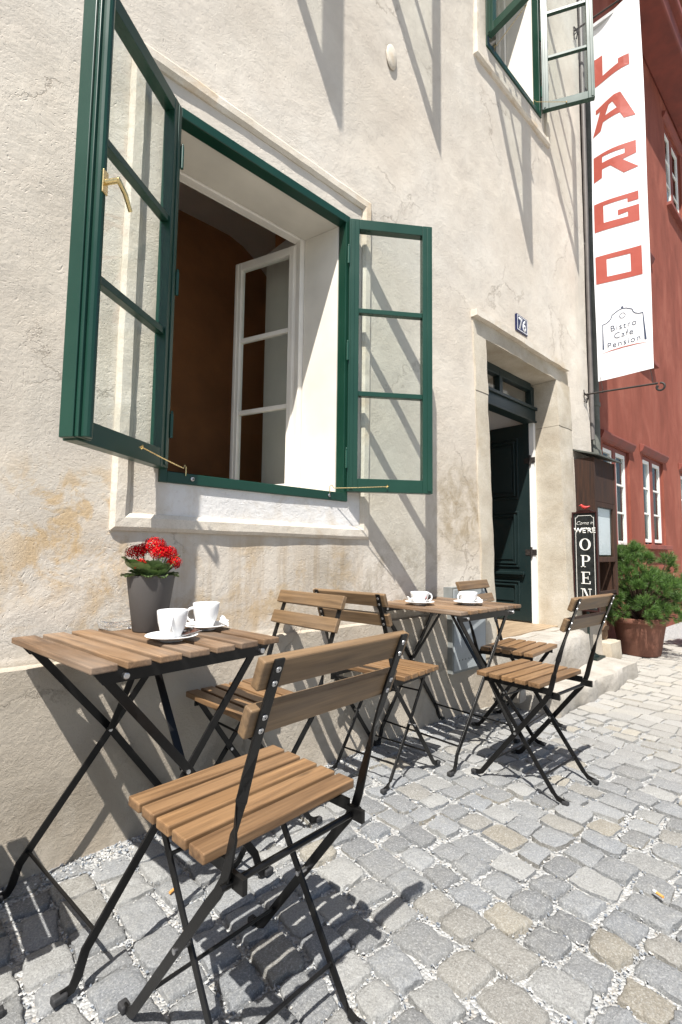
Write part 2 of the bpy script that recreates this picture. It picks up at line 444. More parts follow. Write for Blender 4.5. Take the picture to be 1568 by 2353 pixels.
# trims
def ring_trim(name, x0, x1, z0, z1, w_, prot, mat, yfun=None, sides='lrtb', rough=True):
    """chamfered raised band round a rectangle"""
    b = MB()
    prof = [(0, 0), (0, prot*.55), (w_*.22, prot), (w_*.75, prot), (w_, prot*.45), (w_, 0)]
    def seg(p0, p1, inward):
        n = max(2, int(math.dist(p0, p1)/.06)); vs = []
        for i in range(n+1):
            t = i/n; x = p0[0]+(p1[0]-p0[0])*t; z = p0[1]+(p1[1]-p0[1])*t
            for (a, h) in prof:
                # mitre
                s = a
                px, pz = x+inward[0]*s, z+inward[1]*s
                if inward[0] == 0: px += s*(1-t)*1-s*t
                else: pz += s*(1-t)-s*t
                j = noise.noise((px*14, pz*14, 2))*.0022
                yy = YW-(batter(px, pz))
                vs.append((px+j, yy+.004-h*(1+.12*noise.noise((px*9, 5, pz*9)))-(.001 if h else 0), pz+j))
        m_ = len(prof); fs = [tuple(range(m_)), tuple(n*m_+k for k in range(m_-1, -1, -1))]
        for i in range(n):
            for k in range(m_-1): fs.append((i*m_+k, i*m_+k+1, (i+1)*m_+k+1, (i+1)*m_+k))
        b.add(vs, fs)
    if 'b' in sides: seg((x0, z0), (x1, z0), (0, 1))
    if 't' in sides: seg((x0, z1), (x1, z1), (0, -1)) 
    if 'l' in sides: seg((x0, z0), (x0, z1), (1, 0))
    if 'r' in sides: seg((x1, z0), (x1, z1), (-1, 0))
    return hp(b.build(name, mat))
ring_trim('window_surround', KX(.56), KX(1.81), KZ(1.025), KZ(2.82), .062, .022, trim_stone)
ring_trim('window_surround', KX(.56), KX(1.81), KZ(4.42), KZ(6.18), .062, .030, trim_stone)
ring_trim('window_surround', KX(2.85), KX(4.04), KZ(4.48), KZ(6.25), .062, .030, trim_stone)

def window(rect, la, ra, inner=True, ldown=None):
    """wooden window: outer frame, two outward casements, white reveal, inner casement"""
    x0, x1, z0, z1 = rect
    win = empty('window', (x0, YW, z0)); hp(win); win.matrix_parent_inverse = Matrix.Translation((-2.4, -.3, 0))
    W_, H_ = x1-x0, z1-z0; f = .042
    b = MB()
    b.box((0, -.012, 0), (f*.7, .045, H_)); b.box((W_-f*.7, -.012, 0), (W_, .045, H_))
    b.box((f*.7, -.012, 0), (W_-f*.7, .045, f)); b.box((f*.7, -.012, H_-f), (W_-f*.7, .045, H_))
    b.build('outer_frame', green, win, .003)
    b = MB()   # reveal boards
    t = .022
    b.box((f*.7-t+.004, .046, f-.004-t), (W_-f*.7+t-.004, .26, f-.004)); b.box((f*.7-t+.004, .046, H_-f+.004), (W_-f*.7+t-.004, .26, H_-f+.004+t))
    sp_ = .055
    for q in ([(f*.7-t+.004, .047), (f*.7+.004, .047), (f*.7+sp_, .259), (f*.7-t+.004, .259)], [(W_-f*.7+t-.004, .047), (W_-f*.7-.004, .047), (W_-f*.7-sp_, .259), (W_-f*.7+t-.004, .259)]):
        b.prism(q, lambda u, v, z: (u, v, z), f-.003, H_-f+.003)
    b.build('reveal', white_board, win, .002)
    b = MB(); g = .055; d0, d1 = .262, .315     # inner frame
    b.box((f*.7-.02, d0, f-.02), (f*.7+g*.5+sp_, d1, H_-f+.02)); b.box((W_-f*.7-g*.5-sp_, d0, f-.02), (W_-f*.7+.02, d1, H_-f+.02))
    b.box((f*.7+g*.5+sp_, d0+.001, f-.02), (W_-f*.7-g*.5-sp_, d1-.001, f+.018)); b.box((f*.7+g*.5+sp_, d0+.001, H_-f-.006), (W_-f*.7-g*.5-sp_, d1-.001, H_-f+.02))
    b.build('inner_frame', cream, win, .004)
    # deep splay inside the masonry
    b = MB(); b.box((W_-.02, d1+.001, 0), (W_+.04, .72, H_+.12)); b.box((-.04, d1+.001, 0), (.02, .72, H_+.12)); b.box((-.04, d1+.001, -.08), (W_+.04, .72, .012))
    b.build('splay', simple('interior_white_plaster', (.66, .62, .56), .9, 0, .05, 6, .001), win)
    def leaf(wl, hl, mat, thick, st=.052, bot=.066, meet=False):
        b = MB(); th = thick
        b.box((0, -th, 0), (st, 0, hl)); b.box((wl-st, -th, 0), (wl, 0, hl))
        b.box((st, -th+.001, 0), (wl-st, -.001, bot)); b.box((st, -th+.001, hl-st), (wl-st, -.001, hl))
        zz = [bot+(hl-st-bot)*k/3 for k in (1, 2)]
        for z in zz: b.box((st, -th+.007, z-.0125), (wl-st, -.007, z+.0125))
        # raised moulding steps on both faces
        for y_ in (-th-.004, .004):
            b.box((.010, min(y_, y_*.0-th if y_ < -th else 0), .010), (st*.55, max(y_, 0 if y_ > 0 else -th), hl-.010))
            b.box((wl-st*.55, min(y_, -th if y_ < -th else 0), .010), (wl-.010, max(y_, 0 if y_ > 0 else -th), hl-.010))
        if meet:   # rounded cover strip on the meeting stile
            b.box((wl-.040, .0042, .006), (wl+.016, .016, hl-.006))
            b.tube([(wl-.012, .018, .008), (wl-.012, .018, hl-.008)], .017, 14)
            b.box((wl+.0005, -th+.006, .004), (wl+.022, .0040, hl-.004))
        ps = [bot]+zz+[hl-st]; pn = []
        for k in range(3):
            q = MB(); q.box((st-.004, -th/2-.002, ps[k]), (wl-st+.004, -th/2+.002, ps[k+1])); pn.append(q)
        return b, pn
    gap = .018
    wl = (W_-2*f*.7)/2+.004; hl = H_-f*1.75
    # angle: direction the leaf points to, seen from above
    for side, ang in (('l', la), ('r', ra)):
        if ang is None: continue
        w2 = wl+(.018 if side == 'l' else -.012)
        lb, pn = leaf(w2, hl, green, .045, meet=(side == 'l'))
        if side == 'l':
            e = empty('casement', (f*.55, -.030, f*1.15), R(ang), win)
            M_ = Matrix.Identity(4)
        else:
            e = empty('casement', (W_-f*.55, -.030, f*1.15), R(ang), win); M_ = Matrix.Scale(-1, 4, (0, 1, 0))
        for q in [lb]+pn: q.v = [tuple(M_ @ Vector(v)) for v in q.v]
        e.name = 'casement'
        fr = lb.build('sash', green, e, .0025)
        # (window > casement is the third level; its pieces hang straight from the window)
        for k, q in enumerate(pn): q.build('pane', GLASS, e)
        for hz in (.16, hl*.5, hl-.2):
            hb = MB(); hb.tube([(-.004, .004, hz-.045), (-.004, .004, hz+.045)], .0065, 8)
            hb.lathe([(0, .0), (.005, .003), (.0045, .008), (.002, .012), (0, .013)], 8, (-.004, .004, hz+.045))
            hb.v = [tuple(M_ @ Vector(v)) for v in hb.v]; hb.build('hinge', green_dark, e)
        if side == 'l':
            hb2 = MB(); zc = hl*.53; xx = w2-.012; y0 = .034
            hb2.box((xx-.011, y0, zc-.034), (xx+.011, y0+.004, zc+.034)); hb2.tube([(xx, y0, zc), (xx, y0+.045, zc)], .008, 10)
            hb2.tube([(xx+.004, y0+.043, zc+.006), (xx-.03, y0+.047, zc-.02), (xx-.062, y0+.043, zc-.05)], [.0075, .0075, .0065], 8)
            # on the room side of the leaf
            hb2.build('handle', brass, e, .001)
    # fold casement empties into the window: reparent pieces so the depth stays house > window > piece
    for e in [c for c in win.children if c.name.startswith('casement')]:
        mloc = Matrix.LocRotScale(e.location, e.rotation_euler, None)
        for ch in list(e.children):
            ch.parent = win; ch.matrix_local = mloc
        bpy.data.objects.remove(e)
    if inner:
        q, pn = leaf(.425, H_-.11, cream, .038, .045, .055)
        ml = Matrix.LocRotScale((W_-f*.7-.028-sp_, .300, .055), Matrix.Rotation(R(inner), 3, 'Z').to_euler(), None)
        o = q.build('inner_sash', cream, win, .003); o.matrix_local = ml
        for k in pn: o = k.build('pane', GLASS, win); o.matrix_local = ml
    return win
main_win = window(MAIN, 180+36, -35, 109)
upA = window(UPA, -78, -57, 100)
upB = window(UPB, -98, -62, 100)

def stay(win, p0, p1, hook):
    b = MB(); a, c = Vector(p0), Vector(p1)
    b.tube([a+Vector((0, 0, -.022)), a+Vector((0, 0, .012)), a+(c-a)*.03+Vector((0, 0, .018)), a+(c-a)*.07+Vector((0, 0, .002)), a+(c-a)*.5, c], .0022, 6)
    b.tube([c+Vector((0, -.006, 0)), c+Vector((.004, .004, .007)), c+Vector((-.006, .004, 0)), c+Vector((0, 0, -.006))], .003, 6)
    o = b.build('window_stay', brass, win); return o

# counter inside the room
cn = tag(empty('counter', (1.30, 1.45, .35)), 'dim wooden counter standing in the brown room behind the open window', 'counter')
cw = wood('counter_wood', 2, (.10, .05, .02), (.24, .13, .06), .5)
b = MB(); b.box((-.45, -.12, 0), (.45, .22, 1.08)); b.build('cupboard', cw, cn, .006)
b = MB(); b.box((-.48, -.15, 1.081), (.48, .23, 1.115)); b.build('counter_top', cw, cn, .006)
# masonry filling between openings and rooms (keeps the room dark)
def room(name_, x0, x1, y0, y1, z0, z1, wallm, ceilm, win):
    b = MB(); t = .06
    b.box((x0-t, y0, z0-t), (x1+t, y1+t, z0-.001), 1)
    b.box((x0-t, y0, z0), (x0, y1+t, z1)); b.box((x1, y0, z0), (x1+t, y1+t, z1)); b.box((x0, y1, z0), (x1, y1+t, z1))
    return b
brown_wall = simple('brown_room_wall', (.46, .205, .085), .85, 0, .2, 3, .002)
ceil_m = simple('room_ceiling_plaster', (.82, .77, .69), .9, 0, .06, 2, .002)
floor_m = simple('room_floor', (.16, .09, .05), .5, 0, .2, 5, .001)
b = room('room', -1.2, 2.75, .75, 1.75, .35, 3.9, 0, 0, 0)
# inner face of the street wall around the main window, as seen past the splays
X0, X1, Z0, Z1 = MAIN
for a, c in (((-1.2, .66, .35), (X0-.04, .75, 3.9)), ((X1+.04, .66, .35), (2.75, .75, 3.9)), ((X0-.04, .66, .35), (X1+.04, .75, Z0-.081))): b.box(a, c)
hp(b.build('interior_wall', [brown_wall, floor_m]))
def vault():
    vs = []; fs = []; nx, ny = 30, 12
    for j in range(ny+1):
        for i in range(nx+1):
            x = -1.2+3.95*i/nx; y = .30+1.5*j/ny
            t = j/ny; top = 2.78+(.78)*math.sin(min(1, t*1.15)*math.pi/2)
            dd = max(0, x-1.9); top -= dd*dd*.9*(.25+t); dd = max(0, .4-x); top -= dd*dd*.5
            vs.append((x, y, top))
    for j in range(ny):
        for i in range(nx): a = j*(nx+1)+i; fs.append((a, a+nx+1, a+nx+2, a+1))
    b = MB(); b.add(vs, fs); n = len(vs)
    b.add([(v[0], v[1], v[2]+.05) for v in vs], [tuple(reversed(f)) for f in fs])
    b.box((-1.3, .28, 3.95), (2.9, 1.9, 4.05))
    return hp(b.build('vaulted_ceiling', ceil_m, smooth=True, autosm=40))
vault()
for u, nm in ((UPA, 'a'), (UPB, 'b')):
    b = MB(); x0, x1, z0, z1 = u; x0 -= .3; x1 += .3; z0 -= .3; z1 += .3
    b.box((x0-.05, .75, z0), (x0, 2.2, z1)); b.box((x1, .75, z0), (x1+.05, 2.2, z1)); b.box((x0-.05, 2.2, z0), (x1+.05, 2.25, z1))
    b.box((x0-.05, .75, z0-.05), (x1+.05, 2.25, z0)); b.box((x0-.05, .74, z1), (x1+.05, 2.25, z1+.05))
    for a, c in (((x0, .70, z0), (u[0]-.04, .75, z1)), ((u[1]+.04, .70, z0), (x1, .75, z1)), ((u[0]-.04, .70, z0), (u[1]+.04, .75, u[2]-.05)), ((u[0]-.04, .70, u[3]+.1), (u[1]+.04, .75, z1))): b.box(a, c)
    hp(b.build('interior_wall', ceil_m))

# main window stays in world terms, placed relative to window origin
def wl(win, x, y, z): return (x-win.location.x, y-win.location.y, z-win.location.z)
stay(main_win, wl(main_win, 1.56, .012, 1.262), wl(main_win, 1.815, -.128, 1.285), 1)
stay(main_win, wl(main_win, .83, .012, 1.262), wl(main_win, .592, -.175, 1.285), 1)
for xx in (.86, 1.56):
    bb = MB()
    bb.lathe([(0, -.004), (.008, -.003), (.008, .001), (.004, .004)], 10, (0, 0, 0))
    for i in range(len(bb.v)-40, len(bb.v)): v = bb.v[i]; bb.v[i] = (v[0]+xx-main_win.location.x, -.016-v[2], v[1]+.022)
    bb.build('frame_bolt', steel, main_win)
stay(upB, wl(upB, 3.16, .01, UPB[2]+.03), wl(upB, 3.075, -.28, UPB[2]+.06), 1)
stay(upB, wl(upB, 3.80, .01, UPB[2]+.03), wl(upB, 4.03, -.17, UPB[2]+.06), 1)

# ---------------- doorway
door = empty('doorway', (KX(3.5), 0, .37)); hp(door); door.matrix_parent_inverse = Matrix.Translation((-2.4, -.3, 0))
def dp(o): o.parent = door; o.matrix_parent_inverse = Matrix.Translation((-KX(3.5), 0, -.37)); return o
def stone_block(b, x0, x1, z0, z1, yb, prot, n=None):
    """slab that follows the leaning wall; front face subdivided and slightly uneven"""
    nx = max(1, int((x1-x0)/.06)); nz = max(1, int((z1-z0)/.06)); vs = []; fs = []
    for j in range(nz+1):
        for i in range(nx+1):
            x = x0+(x1-x0)*i/nx; z = z0+(z1-z0)*j/nz
            e = 1 if (i in (0, nx) or j in (0, nz)) else 0
            k = noise.noise((x*7, 1.5, z*7))*.005+noise.noise((x*22, 6, z*22))*.0022
            vs.append((x+k*.8, YW-batter(x, z)-prot+(.005 if e else 0)-k, z+k*.5))
    for j in range(nz):
        for i in range(nx): a = j*(nx+1)+i; fs.append((a, a+1, a+nx+2, a+nx+1))
    n0 = len(vs)
    border = [i for i in range(nx+1)]+[j*(nx+1)+nx for j in range(1, nz+1)]+[nz*(nx+1)+i for i in range(nx-1, -1, -1)]+[j*(nx+1) for j in range(nz-1, 0, -1)]
    vs += [(vs[i][0], yb, vs[i][2]) for i in border]; L = len(border)
    for k in range(L): fs.append((border[k], n0+k, n0+(k+1) % L, border[(k+1) % L]))
    b.add(vs, fs)
b = MB()
stone_block(b, KX(2.80), DX0, .30, KZ(2.03), .26, .014); dp(b.build('jamb', sandstone, smooth=True, autosm=45))
b = MB(); stone_block(b, DX1, KX(4.33), .08, KZ(2.03), .26, .014); dp(b.build('jamb', sandstone, smooth=True, autosm=45))
b = MB(); stone_block(b, KX(2.80), KX(4.31), DZ1, KZ(2.56), .26, .015)
stone_block(b, KX(2.80), DX0, KZ(2.033), DZ1-.002, .26, .017); stone_block(b, DX1, KX(4.33), KZ(2.033), DZ1-.002, .26, .017)
dp(b.build('lintel', sandstone, smooth=True, autosm=45))
b = MB(); stone_block(b, KX(2.79), KX(4.25), KZ(2.535), KZ(2.58), .2, .055); dp(b.build('drip_mould', trim_stone, smooth=True, autosm=45))
# timber transom with two small lights
ty = .205
b = MB(); b.box((DX0, ty, KZ(2.10)), (DX1, ty+.09, KZ(2.19))); b.box((DX0, ty-.02, KZ(2.19)), (DX1, ty+.09, KZ(2.215)))
b.box((DX0, ty-.012, KZ(2.085)), (DX1, ty+.09, KZ(2.10)))
for xx in (DX0, (DX0+DX1)/2-.025, DX1-.05): b.box((xx, ty+.01, KZ(2.215)), (xx+.05, ty+.07, KZ(2.40)))
b.box((DX0+.05, ty+.012, KZ(2.36)), (DX1-.05, ty+.068, DZ1+.01))
dp(b.build('transom', door_green, bevel=.004))
b = MB(); b.box((DX0+.04, ty+.035, KZ(2.21)), (DX1-.04, ty+.039, KZ(2.37))); dp(b.build('pane', GLASS))
# opened leaf folded back against the passage wall
lx = KX(4.035); b = MB(); y0, y1, z0, z1 = .255, .86, .385, KZ(2.09)
b.box((lx, y0, z0), (lx+.04, y1, z1))
for za, zb in ((z0+.10, z0+.34), (z0+.46, z0+.95), (z0+1.06, z1-.12)):
    for t, o_ in ((.0, .012), (.028, .020)):
        ya, yb_ = y0+.10+t, y1-.10-t; a_, b_ = za+t, zb-t
        b.box((lx-o_, ya, a_), (lx-.001, ya+.014, b_)); b.box((lx-o_, yb_-.014, a_), (lx-.001, yb_, b_))
        b.box((lx-o_, ya+.014, a_), (lx-.001, yb_-.014, a_+.014)); b.box((lx-o_, ya+.014, b_-.014), (lx-.001, yb_-.014, b_))
    b.box((lx-.008, y0+.16, za+.065), (lx-.001, y1-.16, zb-.065))
b.box((lx-.024, y0+.06, z0+.375), (lx-.001, y1-.06, z0+.405)); b.box((lx-.036, y0+.05, z0+.395), (lx-.001, y1-.05, z0+.42))
dp(b.build('door_leaf', door_green, bevel=.003))
for zz in (.95, 1.75): b = MB(); b.box((lx-.004, .20, zz), (lx+.0, .30, zz+.05)); b.tube([(lx-.004, .245, zz-.02), (lx-.004, .245, zz+.07)], .009, 8); dp(b.build('hinge', iron))
# passage behind the door: white plaster, timber floor
b = MB()
b.box((lx+.045, .262, .2), (lx+.12, 3.0, 3.0)); b.box((DX0-.5, 3.0, .2), (lx+.12, 3.1, 3.0)); b.box((DX0-.6, .262, .2), (DX0-.5, 3.0, 3.0)); b.box((DX0-.6, .27, 2.62), (lx+.12, 3.1, 2.7))
b.box((lx+.002, .212, .372), (lx+.044, .2535, KZ(2.09)))
b.box((DX0-.5, .262, .2), (DX0-.002, .31, 2.62)); b.box((DX0-.1, .262, KZ(2.43)), (lx+.1, .30, 2.62))
dp(b.build('passage_wall', simple('passage_white', (.76, .74, .70), .85, 0, .06, 4, .001)))
b = MB(); b.box((DX0-.5, .05, .30), (lx+.12, 3.0, .372)); dp(b.build('passage_floor', wood('threshold_boards', 0, (.20, .14, .09), (.42, .33, .23), .7)))

# ---------------- stone steps
def rough_slab(name, x0, x1, y0, y1, z0, z1, mat, seed, r=.035):
    nx, ny = int((x1-x0)/.035), int((y1-y0)/.03); vs = []; fs = []
    for j in range(ny+1):
        for i in range(nx+1):
            u, v = i/nx, j/ny; x = x0+(x1-x0)*u; y = y0+(y1-y0)*v
            ex = min(x-x0, x1-x, r*2); ey = min(y-y0, r*2); e = min(ex, ey)
            dz = -(1-min(1, e/r))**2*r*.6
            n = noise.noise((x*5, y*5, seed))*.012+noise.noise((x*18, y*18, seed))*.004
            yo = noise.noise((x*3.3, seed, 1))*.035*(1-v)
            vs.append((x, y+yo, z1+dz+n*min(1, e/.03)))
    for j in range(ny):
        for i in range(nx): a = j*(nx+1)+i; fs.append((a, a+1, a+nx+2, a+nx+1))
    b = MB(); border = [i for i in range(nx+1)]+[j*(nx+1)+nx for j in range(1, ny+1)]+[ny*(nx+1)+i for i in range(nx-1, -1, -1)]+[j*(nx+1) for j in range(ny-1, 0, -1)]
    L = len(border); prev = border
    for lev in range(1, 5):
        n0 = len(vs)
        for k in border:
            x, y, z = vs[k]; t = lev/4; q = noise.noise((x*8, y*8, seed+t*3))*.012
            vs.append((x+q, y+q-.010*math.sin(t*3), z1-.02-(z1-.02-z0)*t if lev else z))
        cur = list(range(n0, n0+L))
        for k in range(L): fs.append((prev[k], cur[k], cur[(k+1) % L], prev[(k+1) % L]))
        prev = cur
    b.add(vs, fs); return b.build(name, mat, smooth=True, autosm=60)
tag(rough_slab('stone_step', 2.92, 4.10, -.215, .26, .05, .365, step_stone, 3.1), 'upper worn pale stone doorstep directly under the open dark green door', 'step')
tag(rough_slab('stone_step', 3.02, 4.46, -.43, .02, -.03, .128, step_stone, 8.4, .022), 'lower long pale stone step lying on the cobbles, carrying the sign post', 'step')

# ================================================================== THE RED HOUSE
red = tag(empty('red_house', (9, 3, 0)), 'red rendered townhouse with white paned windows beyond the drainpipe and banner', 'building')
def rp(o): o.parent = red; o.matrix_parent_inverse = Matrix.Translation((-9, -3, 0)); return o
YR = .20
wins = [(5.72, 6.60, 1.05, 2.20), (7.12, 8.06, 1.10, 2.26), (9.0, 9.95, 1.10, 2.26), (10.9, 11.85, 1.10, 2.26), (6.9, 7.75, 3.62, 5.1), (8.9, 9.9, 6.6, 8.0)]
def red_wall():
    xs = sorted({4.87, 14.0} | {a for q in wins for a in q[:2]}); zs = sorted({-.1, 11.0} | {a for q in wins for a in q[2:]})
    b = MB()
    for i in range(len(xs)-1):
        for j in range(len(zs)-1):
            cx_, cz_ = (xs[i]+xs[i+1])/2, (zs[j]+zs[j+1])/2
            if any(q[0] < cx_ < q[1] and q[2] < cz_ < q[3] for q in wins): continue
            x0, x1, z0, z1 = xs[i], xs[i+1], zs[j], zs[j+1]
            b.add([(x0, YR, z0), (x1, YR, z0), (x1, YR, z1), (x0, YR, z1)], [(0, 1, 2, 3)])
    for q in wins:
        x0, x1, z0, z1 = q; y1 = YR+.12
        for p in ([(x0, YR, z0), (x0, y1, z0), (x0, y1, z1), (x0, YR, z1)], [(x1, YR, z0), (x1, y1, z0), (x1, y1, z1), (x1, YR, z1)],
                  [(x0, YR, z0), (x0, y1, z0), (x1, y1, z0), (x1, YR, z0)], [(x0, YR, z1), (x0, y1, z1), (x1, y1, z1), (x1, YR, z1)]): b.add(p, [(0, 1, 2, 3)])
    b.box((13.98, YR, -.1), (14.0, 7, 11)); b.box((4.87, 6.9, -.1), (14, 7, 11)); b.box((4.865, YR, 8.6), (4.869, 7, 11))
    rp(b.build('wall', RED))
red_wall()
b = MB(); b.box((4.88, -.22, 8.35), (14, YR-.001, 8.62)); b.box((4.88, -.30, 8.62), (14, YR-.001, 8.75)); rp(b.build('cornice', red_trim, bevel=.02))
b = MB(); b.prism([(-.3, 11), (7.2, 11), (3.5, 14)], lambda u, v, t: (t, u, v), 4.8, 14.2); rp(b.build('roof', simple('red_house_roof', (.2, .08, .05), .8)))
dark_room = simple('dim_room', (.10, .10, .095), .9, 0, .3, 2)
curtain = simple('net_curtain', (.62, .62, .60), .9, 0, .1, 8, .002)
white_paint = paint('white_sash_paint', (.76, .75, .70), .4, .05)
for q in wins:
    x0, x1, z0, z1 = q; yw = YR+.085
    wo = empty('window', (x0, YR, z0)); rp(wo); wo.matrix_parent_inverse = Matrix.Translation((-9, -3, 0))
    W_, H_ = x1-x0, z1-z0
    b = MB(); s = .05; m_ = W_/2
    b.box((-.001, .03, 0), (s*.8, .075, H_)); b.box((W_-s*.8, .03, 0), (W_+.001, .075, H_)); b.box((m_-.05, .028, 0), (m_+.05, .075, H_)); b.box((s*.8, .03, H_-.04), (W_-s*.8, .075, H_)); 
    b.build('window_frame', red_trim, wo, .004)
    b = MB()
    for a, c in ((s*.8, m_-.05), (m_+.05, W_-s*.8)):
        b.box((a, .04, .03), (a+.045, .07, H_-.04)); b.box((c-.045, .04, .03), (c, .07, H_-.04)); b.box((a+.045, .041, .03), (c-.045, .069, .075)); b.box((a+.045, .041, H_-.085), (c-.045, .069, H_-.04))
        for k in (1, 2): zz = .075+(H_-.16)*k/3; b.box((a+.045, .044, zz-.011), (c-.045, .066, zz+.011))
    b.build('sash', white_paint, wo, .002)
    b = MB(); b.box((.04, .052, .05), (W_-.04, .056, H_-.05)); b.build('pane', GLASS, wo)
    b = MB(); b.box((-.04, -.07, -.06), (W_+.04, .075, -.001)); b.build('sill', red_trim, wo, .006)
    b = MB(); b.prism([(0, 0), (-.03, .02), (-.055, .075), (-.055, .095), (0, .115)], lambda u, v, t: (t, u-.001, H_+v+.01), -.10, W_+.10); b.build('hood', red_trim, wo, .004)
    b = MB(); n = 26
    for part in ((.05, m_*.62), (W_-m_*.62, W_-.05)):
        vs = []; fs = []
        for i in range(n+1):
            x = part[0]+(part[1]-part[0])*i/n; y = .16+.012*math.sin(i*1.3)+.006*math.sin(i*2.9)
            vs += [(x, y, .02), (x, y, H_-.03)]
        for i in range(n): fs.append((2*i, 2*i+2, 2*i+3, 2*i+1))
        b.add(vs, fs)
    b.build('curtain', curtain, wo, smooth=True)
    b = MB(); b.box((-.1, .5, -.2), (W_+.1, .52, H_+.2)); b.box((-.12, .12, -.2), (-.1, .52, H_+.2)); b.box((W_+.1, .12, -.2), (W_+.12, .52, H_+.2)); b.box((-.12, .12, H_+.2), (W_+.12, .52, H_+.22)); b.box((-.12, .12, -.22), (W_+.12, .52, -.2))
    b.build('room_lining', dark_room, wo)

# ================================================================== GROUND
def ground():
    b = MB(); b.add([(-80, -80, -.045), (200, -80, -.045), (200, 80, -.045), (-80, 80, -.045)], [(0, 1, 2, 3)])
    tag(b.build('ground', GRAVEL), kind='structure')
    b = MB(); n = 120; vs = []; fs = []
    x0, x1, y0, y1 = -1.5, 14, -5.5, .6
    nx, ny = 300, 120
    for j in range(ny+1):
        for i in range(nx+1):
            x = x0+(x1-x0)*i/nx; y = y0+(y1-y0)*j/ny
            vs.append((x, y, -.012+noise.noise((x*9, y*9, 1))*.004+.012*max(0, min(1, (y+.16)/.1))*(1 if x < 2.9 else 0)))
    for j in range(ny):
        for i in range(nx): a = j*(nx+1)+i; fs.append((a, a+1, a+nx+2, a+nx+1))
    b.add(vs, fs); tag(b.build('gravel_bed', GRAVEL, smooth=True), kind='structure')
ground()
def cobbles():
    V = []; F = []; SM = []; perim = []
    ca, sa = math.cos(R(-4)), math.sin(R(-4))
    def warp(p, q):
        x = p*ca-q*sa; y = p*sa+q*ca
        x += noise.noise((q*1.3, p*.5, 2))*.028; y += noise.noise((p*1.1, q*.6, 9))*.022
        return x, y
    p = -1.4
    while p < 13.5:
        far = p > 3.2
        wd = (.082+.026*random.random()) if not far else (.10+.03*random.random())
        jt = (.012+.009*random.random()) if not far else .007
        q = -5.2+random.random()*.1
        while q < .25:
            ln = (.072+.058*random.random()**1.5) if not far else (.10+.07*random.random())
            cxx, cyy = warp(p+wd/2, q+ln/2)
            dist = math.hypot(cxx, cyy+1.74)
            vis = cxx > -.6 and cyy < (-.035 if cxx < 2.9 else .2) and not (2.85 < cxx < 4.5 and cyy > -.40)
            if cxx < .25 and cyy < -2.2: vis = vis and dist < 3
            if vis:
                N = 7 if dist < 1.7 else (5 if dist < 3 else 3)
                jx, jy = (random.random()-.5)*.010, (random.random()-.5)*.010
                rot = (random.random()-.5)*.16; tx, ty_ = (random.random()-.5)*.05, (random.random()-.5)*.05
                hz = (random.random()-.5)*.009; rr = .20+.14*random.random(); sd = random.random()*50
                sk = [(random.random()-.5)*.016 for _ in range(8)]; pw = random.uniform(7, 16)
                base = len(V); cr, sr = math.cos(rot), math.sin(rot)
                g = np.linspace(-1, 1, N) if N < 7 else np.array([-1, -.86, -.5, -.17, .17, .5, .86, 1.0])
                N = len(g)
                for vv in g:
                    for uu in g:
                        # round the corners in plan
                        k = max(abs(uu), abs(vv)); rad = (abs(uu)**pw+abs(vv)**pw)**(1/pw)
                        f = 1 if rad == 0 else (k/rad)
                        f = 1-(1-f)*1.0
                        a = uu*f*wd/2; c = vv*f*ln/2
                        wgt = [(1-uu)*(1-vv)/4, (1+uu)*(1-vv)/4, (1+uu)*(1+vv)/4, (1-uu)*(1+vv)/4]
                        a += sum(wi*s_ for wi, s_ in zip(wgt, sk[:4])); c += sum(wi*s_ for wi, s_ in zip(wgt, sk[4:]))
                        if k > .9: a += noise.noise((uu*2.3+sd, vv*2.3, 4))*.009; c += noise.noise((uu*2.3, vv*2.3+sd, 8))*.009
                        xx, yy = warp(p+wd/2+jx+a*cr-c*sr, q+ln/2+jy+a*sr+c*cr)
                        z = .004+hz+a*tx+c*ty_-(max(0, k-.74)/.26)**2*.0042-(max(0, rad-1.0)/.1)*.002
                        z += noise.noise((uu*1.6+sd, vv*1.6, sd))*.005+noise.noise((uu*4+sd, vv*4, sd))*.0022
                        V.append((xx, yy, z-(.006 if far else 0)*0))
                for j in range(N-1):
                    for i in range(N-1): s0 = base+j*N+i; F.append((s0, s0+1, s0+N+1, s0+N))
                bd = [base+i for i in range(N)]+[base+j*N+N-1 for j in range(1, N)]+[base+(N-1)*N+i for i in range(N-2, -1, -1)]+[base+j*N for j in range(N-2, 0, -1)]
                n0 = len(V); L = len(bd)
                mx = sum(V[k][0] for k in bd)/L; my = sum(V[k][1] for k in bd)/L
                for k in bd: V.append((V[k][0]+(V[k][0]-mx)*.04, V[k][1]+(V[k][1]-my)*.04, -.04))
                for k in range(L): F.append((bd[k], n0+k, n0+(k+1) % L, bd[(k+1) % L]))
                if dist < 3.4: perim.append((bd, V[bd[0]], dist, (mx, my)))
            q += ln+jt
        p += wd+jt
    me = bpy.data.meshes.new('cobblestones'); me.from_pydata(V, [], F); me.materials.append(COBBLE)
    bm = bmesh.new(); bm.from_mesh(me); bmesh.ops.recalc_face_normals(bm, faces=bm.faces); bm.to_mesh(me); bm.free()
    me.polygons.foreach_set('use_smooth', [True]*len(me.polygons)); me.set_sharp_from_angle(angle=R(62))
    o = bpy.data.objects.new('cobblestone_pavement', me); COL.objects.link(o); tag(o, kind='structure')
    # loose chips in the joints
    cv = []; cf = []
    oct_ = np.array([(1, 0, 0), (-1, 0, 0), (0, 1, 0), (0, -1, 0), (0, 0, 1), (0, 0, -1)], float)
    of = [(0, 2, 4), (2, 1, 4), (1, 3, 4), (3, 0, 4), (2, 0, 5), (1, 2, 5), (3, 1, 5), (0, 3, 5)]
